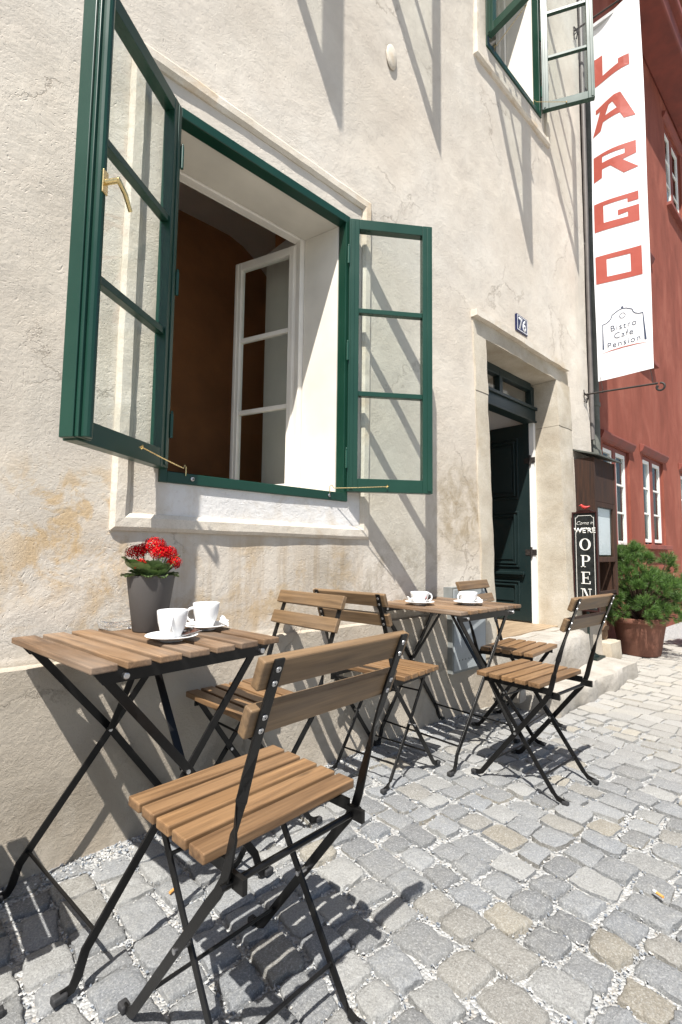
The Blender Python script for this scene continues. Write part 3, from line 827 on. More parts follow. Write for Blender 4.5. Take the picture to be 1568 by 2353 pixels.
    def chip(x, y, z, s):
        A = rng.normal(size=(3, 3)); Q, _ = np.linalg.qr(A)
        P = (oct_*(s*np.array([1, .75, .45])*(.7+.6*rng.random(3))))@Q.T
        P[:, 2] *= .75; P += (x, y, z); n = len(cv); cv.extend(P.tolist()); cf.extend([(a+n, b_+n, c_+n) for a, b_, c_ in of])
    for bd, _, dist, (mx, my) in perim:
        cnt = 34 if dist < 1.6 else (20 if dist < 2.4 else 9)
        for _ in range(cnt):
            k = random.randrange(len(bd)); a = V[bd[k]]; c = V[bd[(k+1) % len(bd)]]; t = random.random()
            x, y = a[0]+(c[0]-a[0])*t, a[1]+(c[1]-a[1])*t
            ox, oy = x-mx, y-my; dd = math.hypot(ox, oy); off = .002+random.random()*.014
            chip(x+ox/dd*off, y+oy/dd*off, -.009+random.random()*.007, (.0022+.0042*random.random()**2)*(1 if dist < 2 else 1.25))
    for _ in range(2600):   # gravel bank along the wall foot
        x = -.3+3.2*random.random(); chip(x, -.012-abs(random.gauss(0, .045)), .002+random.random()*.004, .003+.006*random.random()**2)
    me = bpy.data.meshes.new('loose_chips'); me.from_pydata(cv, [], cf); me.materials.append(CHIPS)
    o = bpy.data.objects.new('loose_gravel', me); COL.objects.link(o)
    tag(o, 'loose white and grey stone chips filling the cobble joints', 'gravel', kind='stuff')
cobbles()

# ================================================================== FURNITURE
def screw_mb():
    b = MB(); b.lathe([(0, .0016), (.0032, .0016), (.0052, .0006), (.0054, -.0008)], 12)
    return b
star_m = simple('screw_recess', (.02, .02, .02), .6)
def make_chair():
    root = empty('folding_chair')
    LS, DS = .385, .285
    b = MB(); n = 5; wd = .0475; gp = (DS-n*wd)/(n-1)
    for k in range(n):
        y0 = -DS/2+k*(wd+gp); b.box((-LS/2, y0, .430), (LS/2, y0+wd, .450))
    b.build('seat', wood_seat, root, .003)
    UB, UL = .166, .140
    for s in (-1, 1):
        b = MB()       # seat rail with the catch hook behind
        b.box((s*(UL+.008), -.165, .404), (s*(UL+.014), .128, .4295)); b.box((s*(UL-.006), -.135, .423), (s*(UL+.008), .128, .4292))
        b.box((s*(UL+.006), -.205, .392), (s*(UL+.016), -.160, .418))
        b.build('seat_rail', black_metal, root, .001)
        # back post: flat above, twisted at the waist, edge-on below, running down to the front foot
        pts = [(s*UB, -.298, .792), (s*UB, -.262, .700), (s*UB, -.236, .632), (s*UB, -.222, .592), (s*UB, -.208, .548), (s*UB, -.190, .485), (s*UB, -.178, .438),
               (s*UB, -.166, .405), (s*UB, -.148, .378), (s*UB, -.120, .345), (s*UB, .00, .194), (s*UB, .124, .038), (s*UB, .138, .020), (s*UB, .152, .013), (s*UB, .170, .011)]
        wv = [(1, 0, 0)]*3+[(1, .25*s, 0), (.5, .9*s, .2), (.12, 1, .25)]+[(0, 1, .4)]*9
        b = MB(); b.sweep(pts, wv, .020, .005); b.build('back_post', black_metal, root, .001)
        # leg: from the front of the seat down to the rear foot
        pts = [(s*UL, .118, .425), (s*UL, .0, .256), (s*UL, -.165, .032), (s*UL, -.182, .016), (s*UL, -.208, .011)]
        b = MB(); b.sweep(pts, (0, 1, .5), .019, .005); b.build('leg', black_metal, root, .001)
        for (uu, vv) in ((UB, .176), (UL, -.212)):
            b = MB(); b.box((s*uu-.010, vv-.012, .0015), (s*uu+.010, vv+.012, .017)); b.build('foot_cap', rubber, root, .004)
        b = MB(); b.tube([(s*(UL-.006), -.022, .222), (s*(UB+.006), -.022, .222)], .0055, 10); b.build('pivot_bolt', steel, root)
    b = MB(); b.tube([(-UB-.012, -.172, .400), (UB+.012, -.172, .400)], .0065, 10); b.build('crossbar', black_metal, root, smooth=False)
    for y_, z_, u in ((.094, .078, UB), (-.128, .084, UL), (.062, .345, UL)):
        b = MB(); b.tube([(-u, y_, z_), (u, y_, z_)], .0042, 8); b.build('crossbar', black_metal, root)
    dirv = Vector((0, .092, -.235)).normalized()       # down the post
    nrm = Vector((0, dirv.z, -dirv.y)).normalized()     # pointing backwards/out
    if nrm.y > 0: nrm = -nrm
    br = empty_parts = None
    bs = []
    for k, (s0) in enumerate((.004, .090)):
        p = Vector((0, -.298, .792))+dirv*s0-nrm*.003
        b = MB(); vs = []
        for u in (-.1925, .1925):
            bow = 0
            for (a, t) in ((0, 0), (.052, 0), (.052, .019), (0, .019)):
                vs.append(Vector((u, 0, 0))+p+dirv*a-nrm*t)
        b.add(vs, [(0, 1, 2, 3), (7, 6, 5, 4), (0, 4, 5, 1), (1, 5, 6, 2), (2, 6, 7, 3), (3, 7, 4, 0)])
        o = b.build('back_slat', wood_back, root, .003); bs.append((o, p))
        for s in (-1, 1):
            for a in (.013, .038):
                q = screw_mb(); c = Vector((s*UB, 0, 0))+p+dirv*a+nrm*.0066
                rot = nrm.to_track_quat('Z', 'Y').to_matrix()
                q.v = [tuple(rot @ Vector(v)+c) for v in q.v]
                st = MB(); st.lathe([(0, .0019), (.0016, .0018), (.0018, .0012)], 6)
                q.add([tuple(rot @ Vector(v)+c) for v in st.v], st.f, 1)
                q.build('screw', [steel, star_m], o)
    return root
proto = make_chair()
CG = 'folding slatted chairs at the cafe tables'
chairs = [((.613, -.791), .072, 'nearest folding chair, largest in view, its slatted back turned to the viewer'),
          ((.990, -.215), 1.594, 'folding chair against the wall at the right of the flower table, facing the flowers'),
          ((1.727, -.203), -1.458, 'folding chair at the left side of the farther table, back towards the flower table'),
          ((2.128, -.688), -.032, 'folding chair on the street side of the farther table, in front of the open sign'),
          ((.062, -.305), -1.571, 'folding chair at the left end of the near table, cut off by the picture edge'),
          ((2.646, -.379), 3.241, 'farthest folding chair, half hidden behind the far table beside the doorstep')]
for i, ((x, y), a, lab) in enumerate(chairs):
    o = proto if i == 0 else copy_tree(proto)
    o.location = (x, y, 0.004); o.rotation_euler = (0, 0, a); tag(o, lab, 'chair', CG)

def make_table():
    root = empty('folding_table')
    b = MB(); n = 7; W_ = .55; wd = .0610; gp = (W_-n*wd)/(n-1)
    for k in range(n):
        x0 = -W_/2+k*(wd+gp); b.box((x0, -.27, .683), (x0+wd, .27, .700))
    b.build('tabletop', wood_table, root, .003)
    for s in (-1, 1):
        b = MB(); b.prism([(-.262, .682), (.262, .682), (.235, .650), (-.235, .650)], lambda u, v, t: (u, t, v), s*.238, s*.243)
        b.box((-.262, s*.215, .6775), (.262, s*.238, .682)); b.build('rail', black_metal, root)
        # crossing legs
        b = MB(); yy = s*.2295
        b.sweep([(-.235, yy, .672), (.0, yy, .392), (.235, yy, .078), (.252, yy, .030), (.262, yy, .014), (.285, yy, .011)], (1, 0, .6), .022, .006); b.build('leg', black_metal, root, .001)
        b = MB(); yy = s*.2215
        b.sweep([(.225, yy, .672), (.0, yy, .378), (-.235, yy, .078), (-.250, yy, .030), (-.260, yy, .014), (-.283, yy, .011)], (1, 0, -.6), .022, .006); b.build('leg', black_metal, root, .001)
        b = MB(); yy = s*.2135
        b.sweep([(0, yy, .385), (0.0, s*.12, .52), (0.0, s*.03, .655), (0.0, s*.012, .676)], (1, 0, 0), .022, .004); b.build('brace', black_metal, root, .001)
        for xx, yy in ((.286, s*.2295), (-.284, s*.2215)):
            b = MB(); b.box((xx-.016, yy-.011, .0015), (xx+.014, yy+.011, .018)); b.build('foot_cap', rubber, root, .004)
        b = MB(); b.tube([(0, s*.210, .385), (0, s*.236, .385)], .006, 10); b.build('pivot_bolt', steel, root)
        for xx in (-.185, .225): b = MB(); b.tube([(xx, s*.232, .664), (xx, s*.254, .664)], .008, 12); b.build('rail_peg', steel, root, .002)
    for xx in (-.214, .214):
        b = MB(); yy = .2295 if xx > 0 else .2215; b.tube([(xx, -yy, .104), (xx, yy, .104)], .0045, 8); b.build('crossbar', black_metal, root)
    b = MB(); b.box((-.035, -.02, .672), (.035, .02, .6825)); b.build('centre_rail', black_metal, root)
    return root
tp = make_table()
TG = 'folding slatted cafe tables along the wall'
t1 = tp; t1.location = (.600, -.268, .004); t1.rotation_euler = (0, 0, .105)
tag(t1, 'nearer slatted folding table carrying the pot of red flowers', 'table', TG)
t2 = copy_tree(tp); t2.location = (2.150, -.235, .004); t2.rotation_euler = (0, 0, -.003)
tag(t2, 'farther slatted folding table carrying two low white cups and no flowers', 'table', TG)
TZ = .7045

# ---------------- crockery
def cup_tall(b=None):
    prof = [(0, .001), (.019, .001), (.0235, .0), (.025, .004), (.0265, .010), (.0340, .026), (.0395, .046), (.0420, .066), (.0430, .078), (.0423, .0795), (.0405, .078), (.0390, .064), (.0365, .046), (.030, .026), (.022, .012), (0, .009)]
    m_ = MB(); m_.lathe(prof, 40); return m_
def cup_low():
    prof = [(0, .001), (.024, .001), (.028, .0), (.0295, .004), (.033, .012), (.041, .028), (.0455, .046), (.0465, .055), (.0458, .0565), (.044, .055), (.042, .042), (.037, .026), (.028, .012), (0, .008)]
    m_ = MB(); m_.lathe(prof, 40); return m_
def handle(r, z0, z1, out):
    b = MB(); pts = []
    for k in range(11):
        t = -math.pi*.58+k*math.pi*1.16/10; pts.append((r+out*(.25+.75*math.cos(t*.85))-.004, 0, (z0+z1)/2+(z1-z0)/2*math.sin(t)))
    b.tube(pts, [.0048, .0044, .004, .0038, .0038, .0038, .0038, .004, .0042, .0045, .0048], 10); return b
coffee = simple('espresso_rest', (.045, .018, .008), .2)
cups = [((.629, -.362), 'tall', R(-118), 'tall white cup at the front edge of the near table, handle towards the viewer', 'tall white saucer'),
        ((.800, -.238), 'tall', R(165), 'tall white cup right of the flower pot, handle on its left', ''),
        ((1.985, -.195), 'low', R(-35), 'low white cup with a small red emblem, left one on the farther table', ''),
        ((2.185, -.345), 'low', R(160), 'low plain white cup, right one on the farther table, handle at left', '')]
sa_lab = ['white saucer under the tall cup nearest the table edge', 'white saucer under the tall cup just right of the flower pot', 'white saucer under the low cup with the red emblem', 'white saucer under the plain low cup on the farther table']
sp_lab = ['steel teaspoon on the saucer nearest the near table edge, beside a dark wrapper', 'steel teaspoon behind the tall cup right of the flower pot', 'steel teaspoon beside the low cup with the red emblem', 'steel teaspoon on the saucer of the plain low cup']
pk_lab = ['torn dark brown sugar wrapper on the saucer nearest the table edge', 'crumpled white sugar packet right of the tall cup by the flower pot', 'crumpled white sugar packet left of the cup with the red emblem', 'crumpled white sugar packet right of the plain low cup']
ct, cl = cup_tall(), cup_low()
paper = simple('white_sugar_paper', (.78, .77, .75), .6, 0, .05, 60, .001)
brown_paper = simple('brown_wrapper', (.07, .03, .02), .35, 0, .3, 60, .001)
red_em = simple('red_emblem_glaze', (.5, .03, .02), .25); dark_em = simple('dark_emblem_glaze', (.05, .02, .03), .25)
sprof = [(0, .001), (.030, .001), (.032, .0), (.034, .003), (.050, .008), (.071, .0150), (.0730, .0165), (.0715, .0178), (.050, .0115), (.034, .0062), (.028, .0055), (0, .0055)]
smb = MB(); smb.lathe(sprof, 48)
first = {}
for i, ((x, y), kind, ha, lab, _) in enumerate(cups):
    if 's' not in first: s_o = smb.build('saucer', porcelain, smooth=True, autosm=50); first['s'] = s_o
    else: s_o = first['s'].copy(); COL.objects.link(s_o)
    s_o.location = (x, y, TZ); tag(s_o, sa_lab[i], 'saucer', 'white saucers')
    zc = TZ+.0062
    r_ = empty('coffee_cup', (x, y, zc), ha); tag(r_, lab, 'cup', 'white coffee cups')
    (ct if kind == 'tall' else cl).build('cup_body', porcelain, r_, smooth=True, autosm=60)
    (handle(.036, .024, .064, .030) if kind == 'tall' else handle(.041, .014, .048, .026)).build('handle', porcelain, r_, smooth=True)
    b = MB(); b.lathe([(0, .0), (.024, .0)], 24, (0, 0, .0125)); b.build('coffee_rest', coffee, r_)
    if i == 2:
        b = MB()
        def cyl(u, v, t): a = u/.044; rr = .0395+(v-.026)*.22+.0012+t; return (rr*math.cos(a), rr*math.sin(a), v)
        f0 = R(-60)*.044
        b.prism([(f0+.000, .040), (f0+.006, .028), (f0-.002, .028)], cyl, 0, .0006); 
        b.prism([(f0-.008, .027), (f0+.008, .027), (f0+.005, .021), (f0-.005, .021)], cyl, 0, .0006, 1)
        b.build('emblem', [red_em, dark_em], r_)
    # spoon
    sd = [R(15), R(205), R(200), R(-15)][i]
    sr = MB(); zs = .020
    sr.sweep([(-.050, .0, zs-.003), (-.02, 0, zs+.001), (.045, 0, zs+.006)], (0, 1, 0), .0045, .0012)
    sr.lathe([(0, -.002), (.006, -.0018), (.010, .0), (.0105, .0015)], 14, (-.058, 0, zs-.0035)); 
    so_ = sr.build('teaspoon', steel, smooth=False); so_.location = (x-.052*math.sin(sd)*.9+.0, y-.052*math.cos(sd)*.9*-1*0-.046, TZ-.001)
    off = [(.030, -.048), (-.045, -.030), (-.035, -.042), (.030, -.050)][i]
    so_.location = (x+off[0], y+off[1], TZ-.001); so_.rotation_euler = (0, 0, sd); tag(so_, sp_lab[i], 'spoon', 'steel teaspoons')
    # sugar packet: crumpled sheet with thickness
    po = [(.048, -.018), (.040, -.040), (-.052, .010), (.040, -.036)][i]
    pb = MB(); n = 6; vs = []
    for t in (0, .0022):
        for a in range(n+1):
            for c in range(n+1):
                u, v = (a/n-.5)*.052, (c/n-.5)*.030
                k = noise.noise((u*70+i*9, v*70, 3))
                vs.append((u+k*.004, v, (.010 if i else .003)*abs(math.sin(a*1.1+i))+k*.004+t))
    fs = []
    for t in (0, 1):
        for a in range(n):
            for c in range(n): s0 = t*(n+1)**2+a*(n+1)+c; fs.append((s0, s0+1, s0+n+2, s0+n+1))
    for a in range(n):
        for (p0, p1) in ((a*(n+1), (a+1)*(n+1)), (a*(n+1)+n, (a+1)*(n+1)+n), (a, a+1), (n*(n+1)+a, n*(n+1)+a+1)):
            fs.append((p0, p1, p1+(n+1)**2, p0+(n+1)**2))
    pb.add(vs, fs); o = pb.build('sugar_packet', brown_paper if i == 0 else paper)
    o.location = (x+po[0], y+po[1], TZ+.020); o.rotation_euler = (R(8), R(-14 if i else -6), R([20, 60, 100, 30][i])); tag(o, pk_lab[i], 'packet', 'sugar packets')
    if i: o.rotation_euler[0] = R(35)

# ashtray
b = MB(); ah = .048
prof = [(-ah, -ah), (ah, -ah), (ah, ah), (-ah, ah)]
def rrect(h, z, r=.012, n=5):
    out = []
    for cx_, cy_, a0 in ((h-r, h-r, 0), (-h+r, h-r, 90), (-h+r, -h+r, 180), (h-r, -h+r, 270)):
        for k in range(n+1): t = R(a0+90*k/n); out.append((cx_+r*math.cos(t), cy_+r*math.sin(t), z))
    return out
lv = [rrect(.044, 0), rrect(.050, .024), rrect(.048, .027), rrect(.040, .027), rrect(.034, .009)]
n = len(lv[0]); vs = sum(lv, []); fs = [tuple(range(n-1, -1, -1)), tuple(4*n+k for k in range(n))]
for i in range(4):
    for k in range(n): fs.append((i*n+k, i*n+(k+1) % n, (i+1)*n+(k+1) % n, (i+1)*n+k))
b.add(vs, fs); o = b.build('ashtray', clear_glass(), bevel=.001); o.location = (.588, -.045, TZ+.0005); o.rotation_euler = (0, 0, .15)
tag(o, 'square clear glass ashtray behind the flower pot on the near table', 'ashtray')

# ---------------- flower pot
fp = tag(empty('flower_pot', (.648, -.152, TZ)), 'dark grey concrete pot of red kalanchoe flowers on the near table', 'potted plant')
concrete = simple('grey_concrete_pot', (.085, .078, .073), .8, 0, .06, 25, .0004)
b = MB(); b.lathe([(0, .001), (.044, .001), (.0455, .003), (.067, .163), (.0675, .166), (.0640, .166), (.0625, .150), (0, .150)], 48); b.build('pot', concrete, fp, smooth=True, autosm=40)
b = MB(); b.lathe([(0, .150), (.0615, .1495)], 24); b.build('soil', simple('soil', (.03, .018, .01), .95), fp)
def leafmat(name, c1, c2, rough=.4):
    m = M(name); g = m.n('NewGeometry'); v = m.coord(); n = m.noise(v, 30, 4)
    c = m.ramp(n, [(.3, c1), (.7, c2)]); t = m.ramp(g.outputs['Random Per Island'], [(0, .65), (1, 1.4)]); c = m.mix(1, c, t, 'MULTIPLY')
    return m.set(c, rough, .5, 0, m.bump(n, .001), Subsurface_Weight=.0)
leaf_m = leafmat('fleshy_leaf', (.085, .135, .045), (.16, .215, .085))
petal_m = leafmat('red_petal', (.30, .002, .004), (.50, .004, .009), .9)
petal_m.node_tree.nodes['Principled BSDF'].inputs['Specular IOR Level'].default_value = .1
b = MB()
def fleshy(b, base, az, L, W_, tilt, curl):
    n, mq = 8, 6; vs = []; ca, sa = math.cos(az), math.sin(az)
    for th in (0, .0022):
        for i in range(n+1):
            t = i/n; wv = W_*math.sin(math.pi*min(1, t*.93+.04))**.6*(.35+.65*min(1, t*2))
            a = tilt-curl*t; r = L*t*math.cos(a); z = L*t*math.sin(a)
            for j in range(mq+1):
                s = j/mq*2-1; cup = .25*abs(s)**2*wv
                x, y = r, s*wv; vs.append((base[0]+x*ca-y*sa, base[1]+x*sa+y*ca, base[2]+z+cup+th+.0015*math.sin(j*2+i*3)))
    fs = []; S = (n+1)*(mq+1)
    for k in (0, 1):
        for i in range(n):
            for j in range(mq): s0 = k*S+i*(mq+1)+j; fs.append((s0, s0+1, s0+mq+2, s0+mq+1))
    b.add(vs, fs)
for k in range(17):
    a = k*2.4; low = k < 9
    fleshy(b, (.018*math.cos(a), .018*math.sin(a), .150), a, (.062 if low else .050)*random.uniform(.85, 1.15), .026*random.uniform(.8, 1.15), R(random.uniform(18, 38) if low else random.uniform(50, 72)), R(20))
for a, L_, W2, ti in ((R(-118), .056, .034, R(74)), (R(-165), .078, .034, R(52)), (R(160), .082, .034, R(56)), (R(-5), .086, .028, R(58)), (R(-72), .048, .030, R(66)), (R(-95), .040, .030, R(48)), (R(-140), .046, .03, R(60)), (R(-150), .080, .036, R(44))):
    fleshy(b, (.026*math.cos(a), .026*math.sin(a), .156), a, L_*1.02, W2*1.12, ti+R(8), R(16))
b.build('leaves', leaf_m, fp, smooth=True)
def flowers():
    b = MB(); y_ = MB(); st = MB()
    heads = [((-.040, .020, .222), .027), ((.012, .012, .243), .034), ((.045, -.010, .222), .026), ((.010, -.032, .222), .028), ((-.043, -.022, .190), .018), ((.052, -.040, .196), .019), ((.050, .030, .225), .022), ((-.015, .040, .232), .024), ((.062, -.018, .185), .014)]
    for (c, r) in heads:
        c = (c[0], c[1], c[2]+.010); st.tube([(c[0]*.3, c[1]*.3, .15), (c[0], c[1], c[2])], .0022, 5)
        cnt = int(70*(r/.028)**2)
        for k in range(cnt):
            ph = math.acos(1-1.55*(k+.5)/cnt); th = k*2.39996
            d = Vector((math.sin(ph)*math.cos(th), math.sin(ph)*math.sin(th), math.cos(ph)*.8)); p = Vector(c)+d*r*random.uniform(.8, 1.08)
            q = d.to_track_quat('Z', 'Y').to_matrix() @ Matrix.Rotation(random.random()*3, 3, 'Z'); s = .0052*random.uniform(.75, 1.2)
            for m_ in range(4):
                a = m_*math.pi/2; e = [(0, 0, 0), (s*.9, s*.45, s*.25), (s*1.35, 0, s*.12), (s*.9, -s*.45, s*.25)]
                rm = q @ Matrix.Rotation(a, 3, 'Z'); b.add([p+rm @ Vector(v) for v in e], [(0, 1, 2, 3)])
            if k % 2 == 0: y_.add([p+q @ Vector((s*.22*math.cos(t), s*.22*math.sin(t), s*.3)) for t in (0, 2.1, 4.2)], [(0, 1, 2)])
    b.build('flowers', petal_m, fp); y_.build('flower_centres', simple('yellow_centre', (.75, .5, .1), .6), fp); st.build('stems', leaf_m, fp)
flowers(); fp.scale = (1.1, 1.1, 1.06)

# ================================================================== THINGS ON THE WALL
# banner (hangs square to the wall), its two brackets
BX = KX(4.67)
def by(y): return KY(y)
banner_white = simple('white_banner_vinyl', (.80, .80, .81), .55, 0, .02, 3, .0008)
banner_red = simple('red_banner_print', (.37, .068, .045), .55, 0, .05, 8, 0)
banner_blue = simple('navy_banner_print', (.03, .045, .09), .55, 0, .05, 8, 0)
ban = tag(empty('banner', (BX, KY(-.35), KZ(4.2))), 'long white vertical banner with large red letters hanging from the house corner', 'banner')
def wave(y, z): k = min(1, max(0, (z-3.9)/1.0)); return .010*math.sin(z*3.1+y*5)+(.004+.027*k)*math.sin(y*10+z*1.6)
def bw(y, z, t=0): return (BX+wave(y, z)+t-BX, y-KY(-.35), z-KZ(4.2))
y0, y1, z0, z1 = KY(-.132), KY(-.578), KZ(2.53), KZ(6.0)
b = MB(); ny, nz = 14, 80
for t in (0, .003):
    vs = []; fs = []
    for j in range(nz+1):
        for i in range(ny+1): vs.append(bw(y0+(y1-y0)*i/ny, z0+(z1-z0)*j/nz, t))
    for j in range(nz):
        for i in range(ny): a = j*(ny+1)+i; fs.append((a, a+1, a+ny+2, a+ny+1))
    b.add(vs, fs)
b.build('cloth', banner_white, ban, smooth=True)
def fillpoly(outer, inner, nm, mat, t=-.0025, sub=.03):
    """planar letter with an optional hole, cut into strips so it follows the cloth"""
    bm = bmesh.new()
    def loop(pts):
        vs = [bm.verts.new((KY(p[0]), KZ(p[1]), 0)) for p in pts]
        for i in range(len(vs)): bm.edges.new((vs[i], vs[(i+1) % len(vs)]))
    loop(outer)
    if inner: loop(inner)
    bmesh.ops.triangle_fill(bm, use_beauty=True, edges=bm.edges[:])
    for k in range(5): 
        long = [e for e in bm.edges if e.calc_length() > .06]
        if not long: break
        bmesh.ops.subdivide_edges(bm, edges=long, cuts=1)
    bmesh.ops.triangulate(bm, faces=bm.faces[:])
    for v in bm.verts: v.co = bw(v.co.x, v.co.y, t)
    me = bpy.data.meshes.new(nm); bm.to_mesh(me); bm.free(); me.materials.append(mat)
    o = bpy.data.objects.new(nm, me); COL.objects.link(o); o.parent = ban; return o
fillpoly([(-.148, 3.69), (-.518, 3.65), (-.518, 3.39), (-.148, 3.43)], [(-.241, 3.635), (-.430, 3.612), (-.430, 3.45), (-.241, 3.473)], 'red_lettering', banner_red)
fillpoly([(-.148, 4.20), (-.511, 4.155), (-.511, 4.075), (-.425, 4.085), (-.425, 4.125), (-.23, 4.148), (-.23, 3.985), (-.425, 3.955), (-.425, 4.0), (-.347, 4.0), (-.347, 4.05), (-.513, 4.03), (-.513, 3.878), (-.148, 3.925)], None, 'red_lettering', banner_red)
fillpoly([(-.150, 4.672), (-.505, 4.635), (-.505, 4.515), (-.40, 4.505), (-.520, 4.379), (-.405, 4.375), (-.301, 4.500), (-.229, 4.507), (-.226, 4.424), (-.150, 4.417)], [(-.232, 4.629), (-.418, 4.600), (-.417, 4.555), (-.230, 4.570)], 'red_lettering', banner_red)
fillpoly([(-.146, 4.884), (-.222, 4.894), (-.246, 4.967), (-.394, 4.954), (-.423, 4.885), (-.512, 4.87), (-.403, 5.151), (-.351, 5.163), (-.179, 5.139), (-.178, 5.095), (-.221, 5.095)], [(-.267, 5.019), (-.37, 5.02), (-.334, 5.105), (-.302, 5.100)], 'red_lettering', banner_red)
fillpoly([(-.150, 5.66), (-.253, 5.645), (-.253, 5.434), (-.393, 5.437), (-.394, 5.479), (-.482, 5.465), (-.484, 5.363), (-.150, 5.376)], None, 'red_lettering', banner_red)
def bl(pts, wd, nm, mat):
    b = MB()
    for i in range(len(pts)-1):
        (ya, za), (yb_, zb) = pts[i], pts[i+1]; wa = wd[i] if isinstance(wd, list) else wd; wb = wd[i+1] if isinstance(wd, list) else wd
        d = Vector((yb_-ya, zb-za)).normalized(); n = Vector((-d.y, d.x))
        q = [(ya+n.x*wa/2, za+n.y*wa/2), (ya-n.x*wa/2, za-n.y*wa/2), (yb_-n.x*wb/2, zb-n.y*wb/2), (yb_+n.x*wb/2, zb+n.y*wb/2)]
        b.add([bw(KY(u), KZ(v), -.0025-.0004*(i % 2)) for u, v in q], [(0, 1, 2, 3)])
    return b.build(nm, mat, ban)
gable = [(-.182, 3.040), (-.215, 3.045), (-.245, 3.065), (-.262, 3.09), (-.264, 3.107), (-.285, 3.118), (-.315, 3.135), (-.348, 3.142), (-.38, 3.135), (-.41, 3.118), (-.428, 3.108), (-.430, 3.09), (-.447, 3.066), (-.477, 3.05), (-.511, 3.047)]
bl(gable, .007, 'house_emblem', banner_blue); bl([(-.186, 3.04), (-.184, 2.811)], [.006, .014], 'house_emblem', banner_blue); bl([(-.509, 3.047), (-.525, 2.80)], [.006, .017], 'house_emblem', banner_blue)
bl([(-.348+.024*math.cos(t*math.pi/4), 3.078+.024*math.sin(t*math.pi/4)) for t in range(9)], .005, 'house_emblem', banner_blue)
bl([(-.348+.007*math.cos(t*math.pi/3), 3.153+.007*math.sin(t*math.pi/3)) for t in range(7)], .008, 'house_emblem', banner_blue)
bl([(-.163, 2.775), (-.25, 2.787), (-.35, 2.790), (-.45, 2.785), (-.55, 2.770)], [.002, .007, .009, .007, .002], 'red_underline', banner_red)
for txt, zc, sp in (('Bistro', 2.972, 1.15), ('Cafe', 2.897, 1.15), ('Pension', 2.822, 1.15)):
    text_mesh('lettering', txt, .078, banner_blue, ban, lambda u, v, t, zc=zc: Vector(bw(KY(-.352)-u, KZ(zc)+v-.012, -.0022-t)), spacing=sp, bold=-.0006)
b = MB(); b.box((-.012, y0-KY(-.35)+.005, z1-KZ(4.2)-.03), (.018, y1-KY(-.35)-.005, z1-KZ(4.2)+.004)); b.build('top_hem', simple('grey_hem', (.5, .5, .5), .6), ban)
def bracket(z, lab):
    o = empty('banner_bracket', (BX, .03, KZ(z))); tag(o, lab, 'bracket', 'iron banner brackets')
    b = MB(); L_ = -.62; pts = [(0, .03, .03), (0, -.2, .018), (0, L_+.01, -.008)]
    b.tube(pts, .0085, 8); b.build('bar', iron, o)
    b = MB(); sp = []
    for k in range(15):
        t = k/14*math.pi*1.75; r = .036-.012*k/14; sp.append((0, L_-.028+.0-r*math.sin(t)*1.0+.02, -.044+r*math.cos(t)*1.0+.0))
    b.tube(sp, [.0085]*10+[.009, .010, .011, .012, .010], 8); b.build('scroll', iron, o)
    b = MB(); b.box((-.006, -.012, -.06), (.006, .0, .075)); b.tube([(-.03, -.02, .04), (0, -.045, .0), (-.03, -.02, -.045)], .006, 6); b.tube([(.03, -.02, .04), (0, -.045, .0), (.03, -.02, -.045)], .006, 6); b.build('wall_plate', iron, o)
    return o
bracket(2.405, 'wrought iron scroll bracket holding the lower end of the banner')
bracket(6.06, 'upper iron bracket from which the top of the banner hangs')
for (yy, dz) in ((KY(-.160), .0), (KY(-.552), 0)):
    b = MB(); b.tube([(BX-.01, yy, z0+.03), (BX-.004, yy, z0-.01), (BX, yy-.008, z0-.06), (BX, yy-.012, KZ(2.405)+.006)], .0028, 6); o = b.build('tie_cord', iron)
    o.parent = ban; o.matrix_parent_inverse = Matrix.Translation((-BX, -KY(-.35), -KZ(4.2)))

# drainpipe
zinc = stone('weathered_zinc', (.075, .080, .070), (.12, .125, .108), (.16, .165, .145), 1.5, .001, (.05, .045, .035), .4)
rust = stone('rusty_cast_iron', (.14, .085, .055), (.22, .145, .09), (.30, .22, .13), 3, .002, (.08, .045, .035), .6)
dpi = tag(empty('drainpipe', (5.03, .045, 0)), 'weathered drainpipe at the corner between the cream and red houses', 'drainpipe')
b = MB(); b.tube([(0, 0, .98), (0, 0, 8.5)], .060, 20); b.build('upper_pipe', zinc, dpi, smooth=True, autosm=40)
for z_, h_ in ((1.9, .07), (2.4, .04), (4.4, .04)): b = MB(); b.lathe([(.060, z_), (.068, z_), (.068, z_+h_), (.060, z_+h_)], 20); b.build('collar', zinc, dpi)
b = MB(); b.lathe([(.058, .99), (.068, .98), (.066, .96), (.062, .94), (.062, .33), (.066, .30), (.082, .30), (.085, .285), (.082, .262), (.070, .258), (.072, .20), (.066, .185), (.064, .12), (0, .12)], 24); b.build('cast_iron_foot', rust, dpi, smooth=True, autosm=35)
b = MB(); b.tube([(-.13, -.035, 2.05), (-.13, -.035, 8.4)], .022, 10); b.box((-.15, -.03, 2.35), (-.05, .0, 2.37)); b.box((-.15, -.03, 4.0), (-.05, .0, 4.02)); b.build('conduit', simple('grey_conduit', (.13, .115, .105), .6, 0, .2, 8), dpi)
o = rough_slab('stone_block', 4.86, 5.14, -.10, .13, -.03, .175, sandstone, 5.5, .02); tag(o, 'squared stone block on the ground under the drainpipe foot', 'stone')

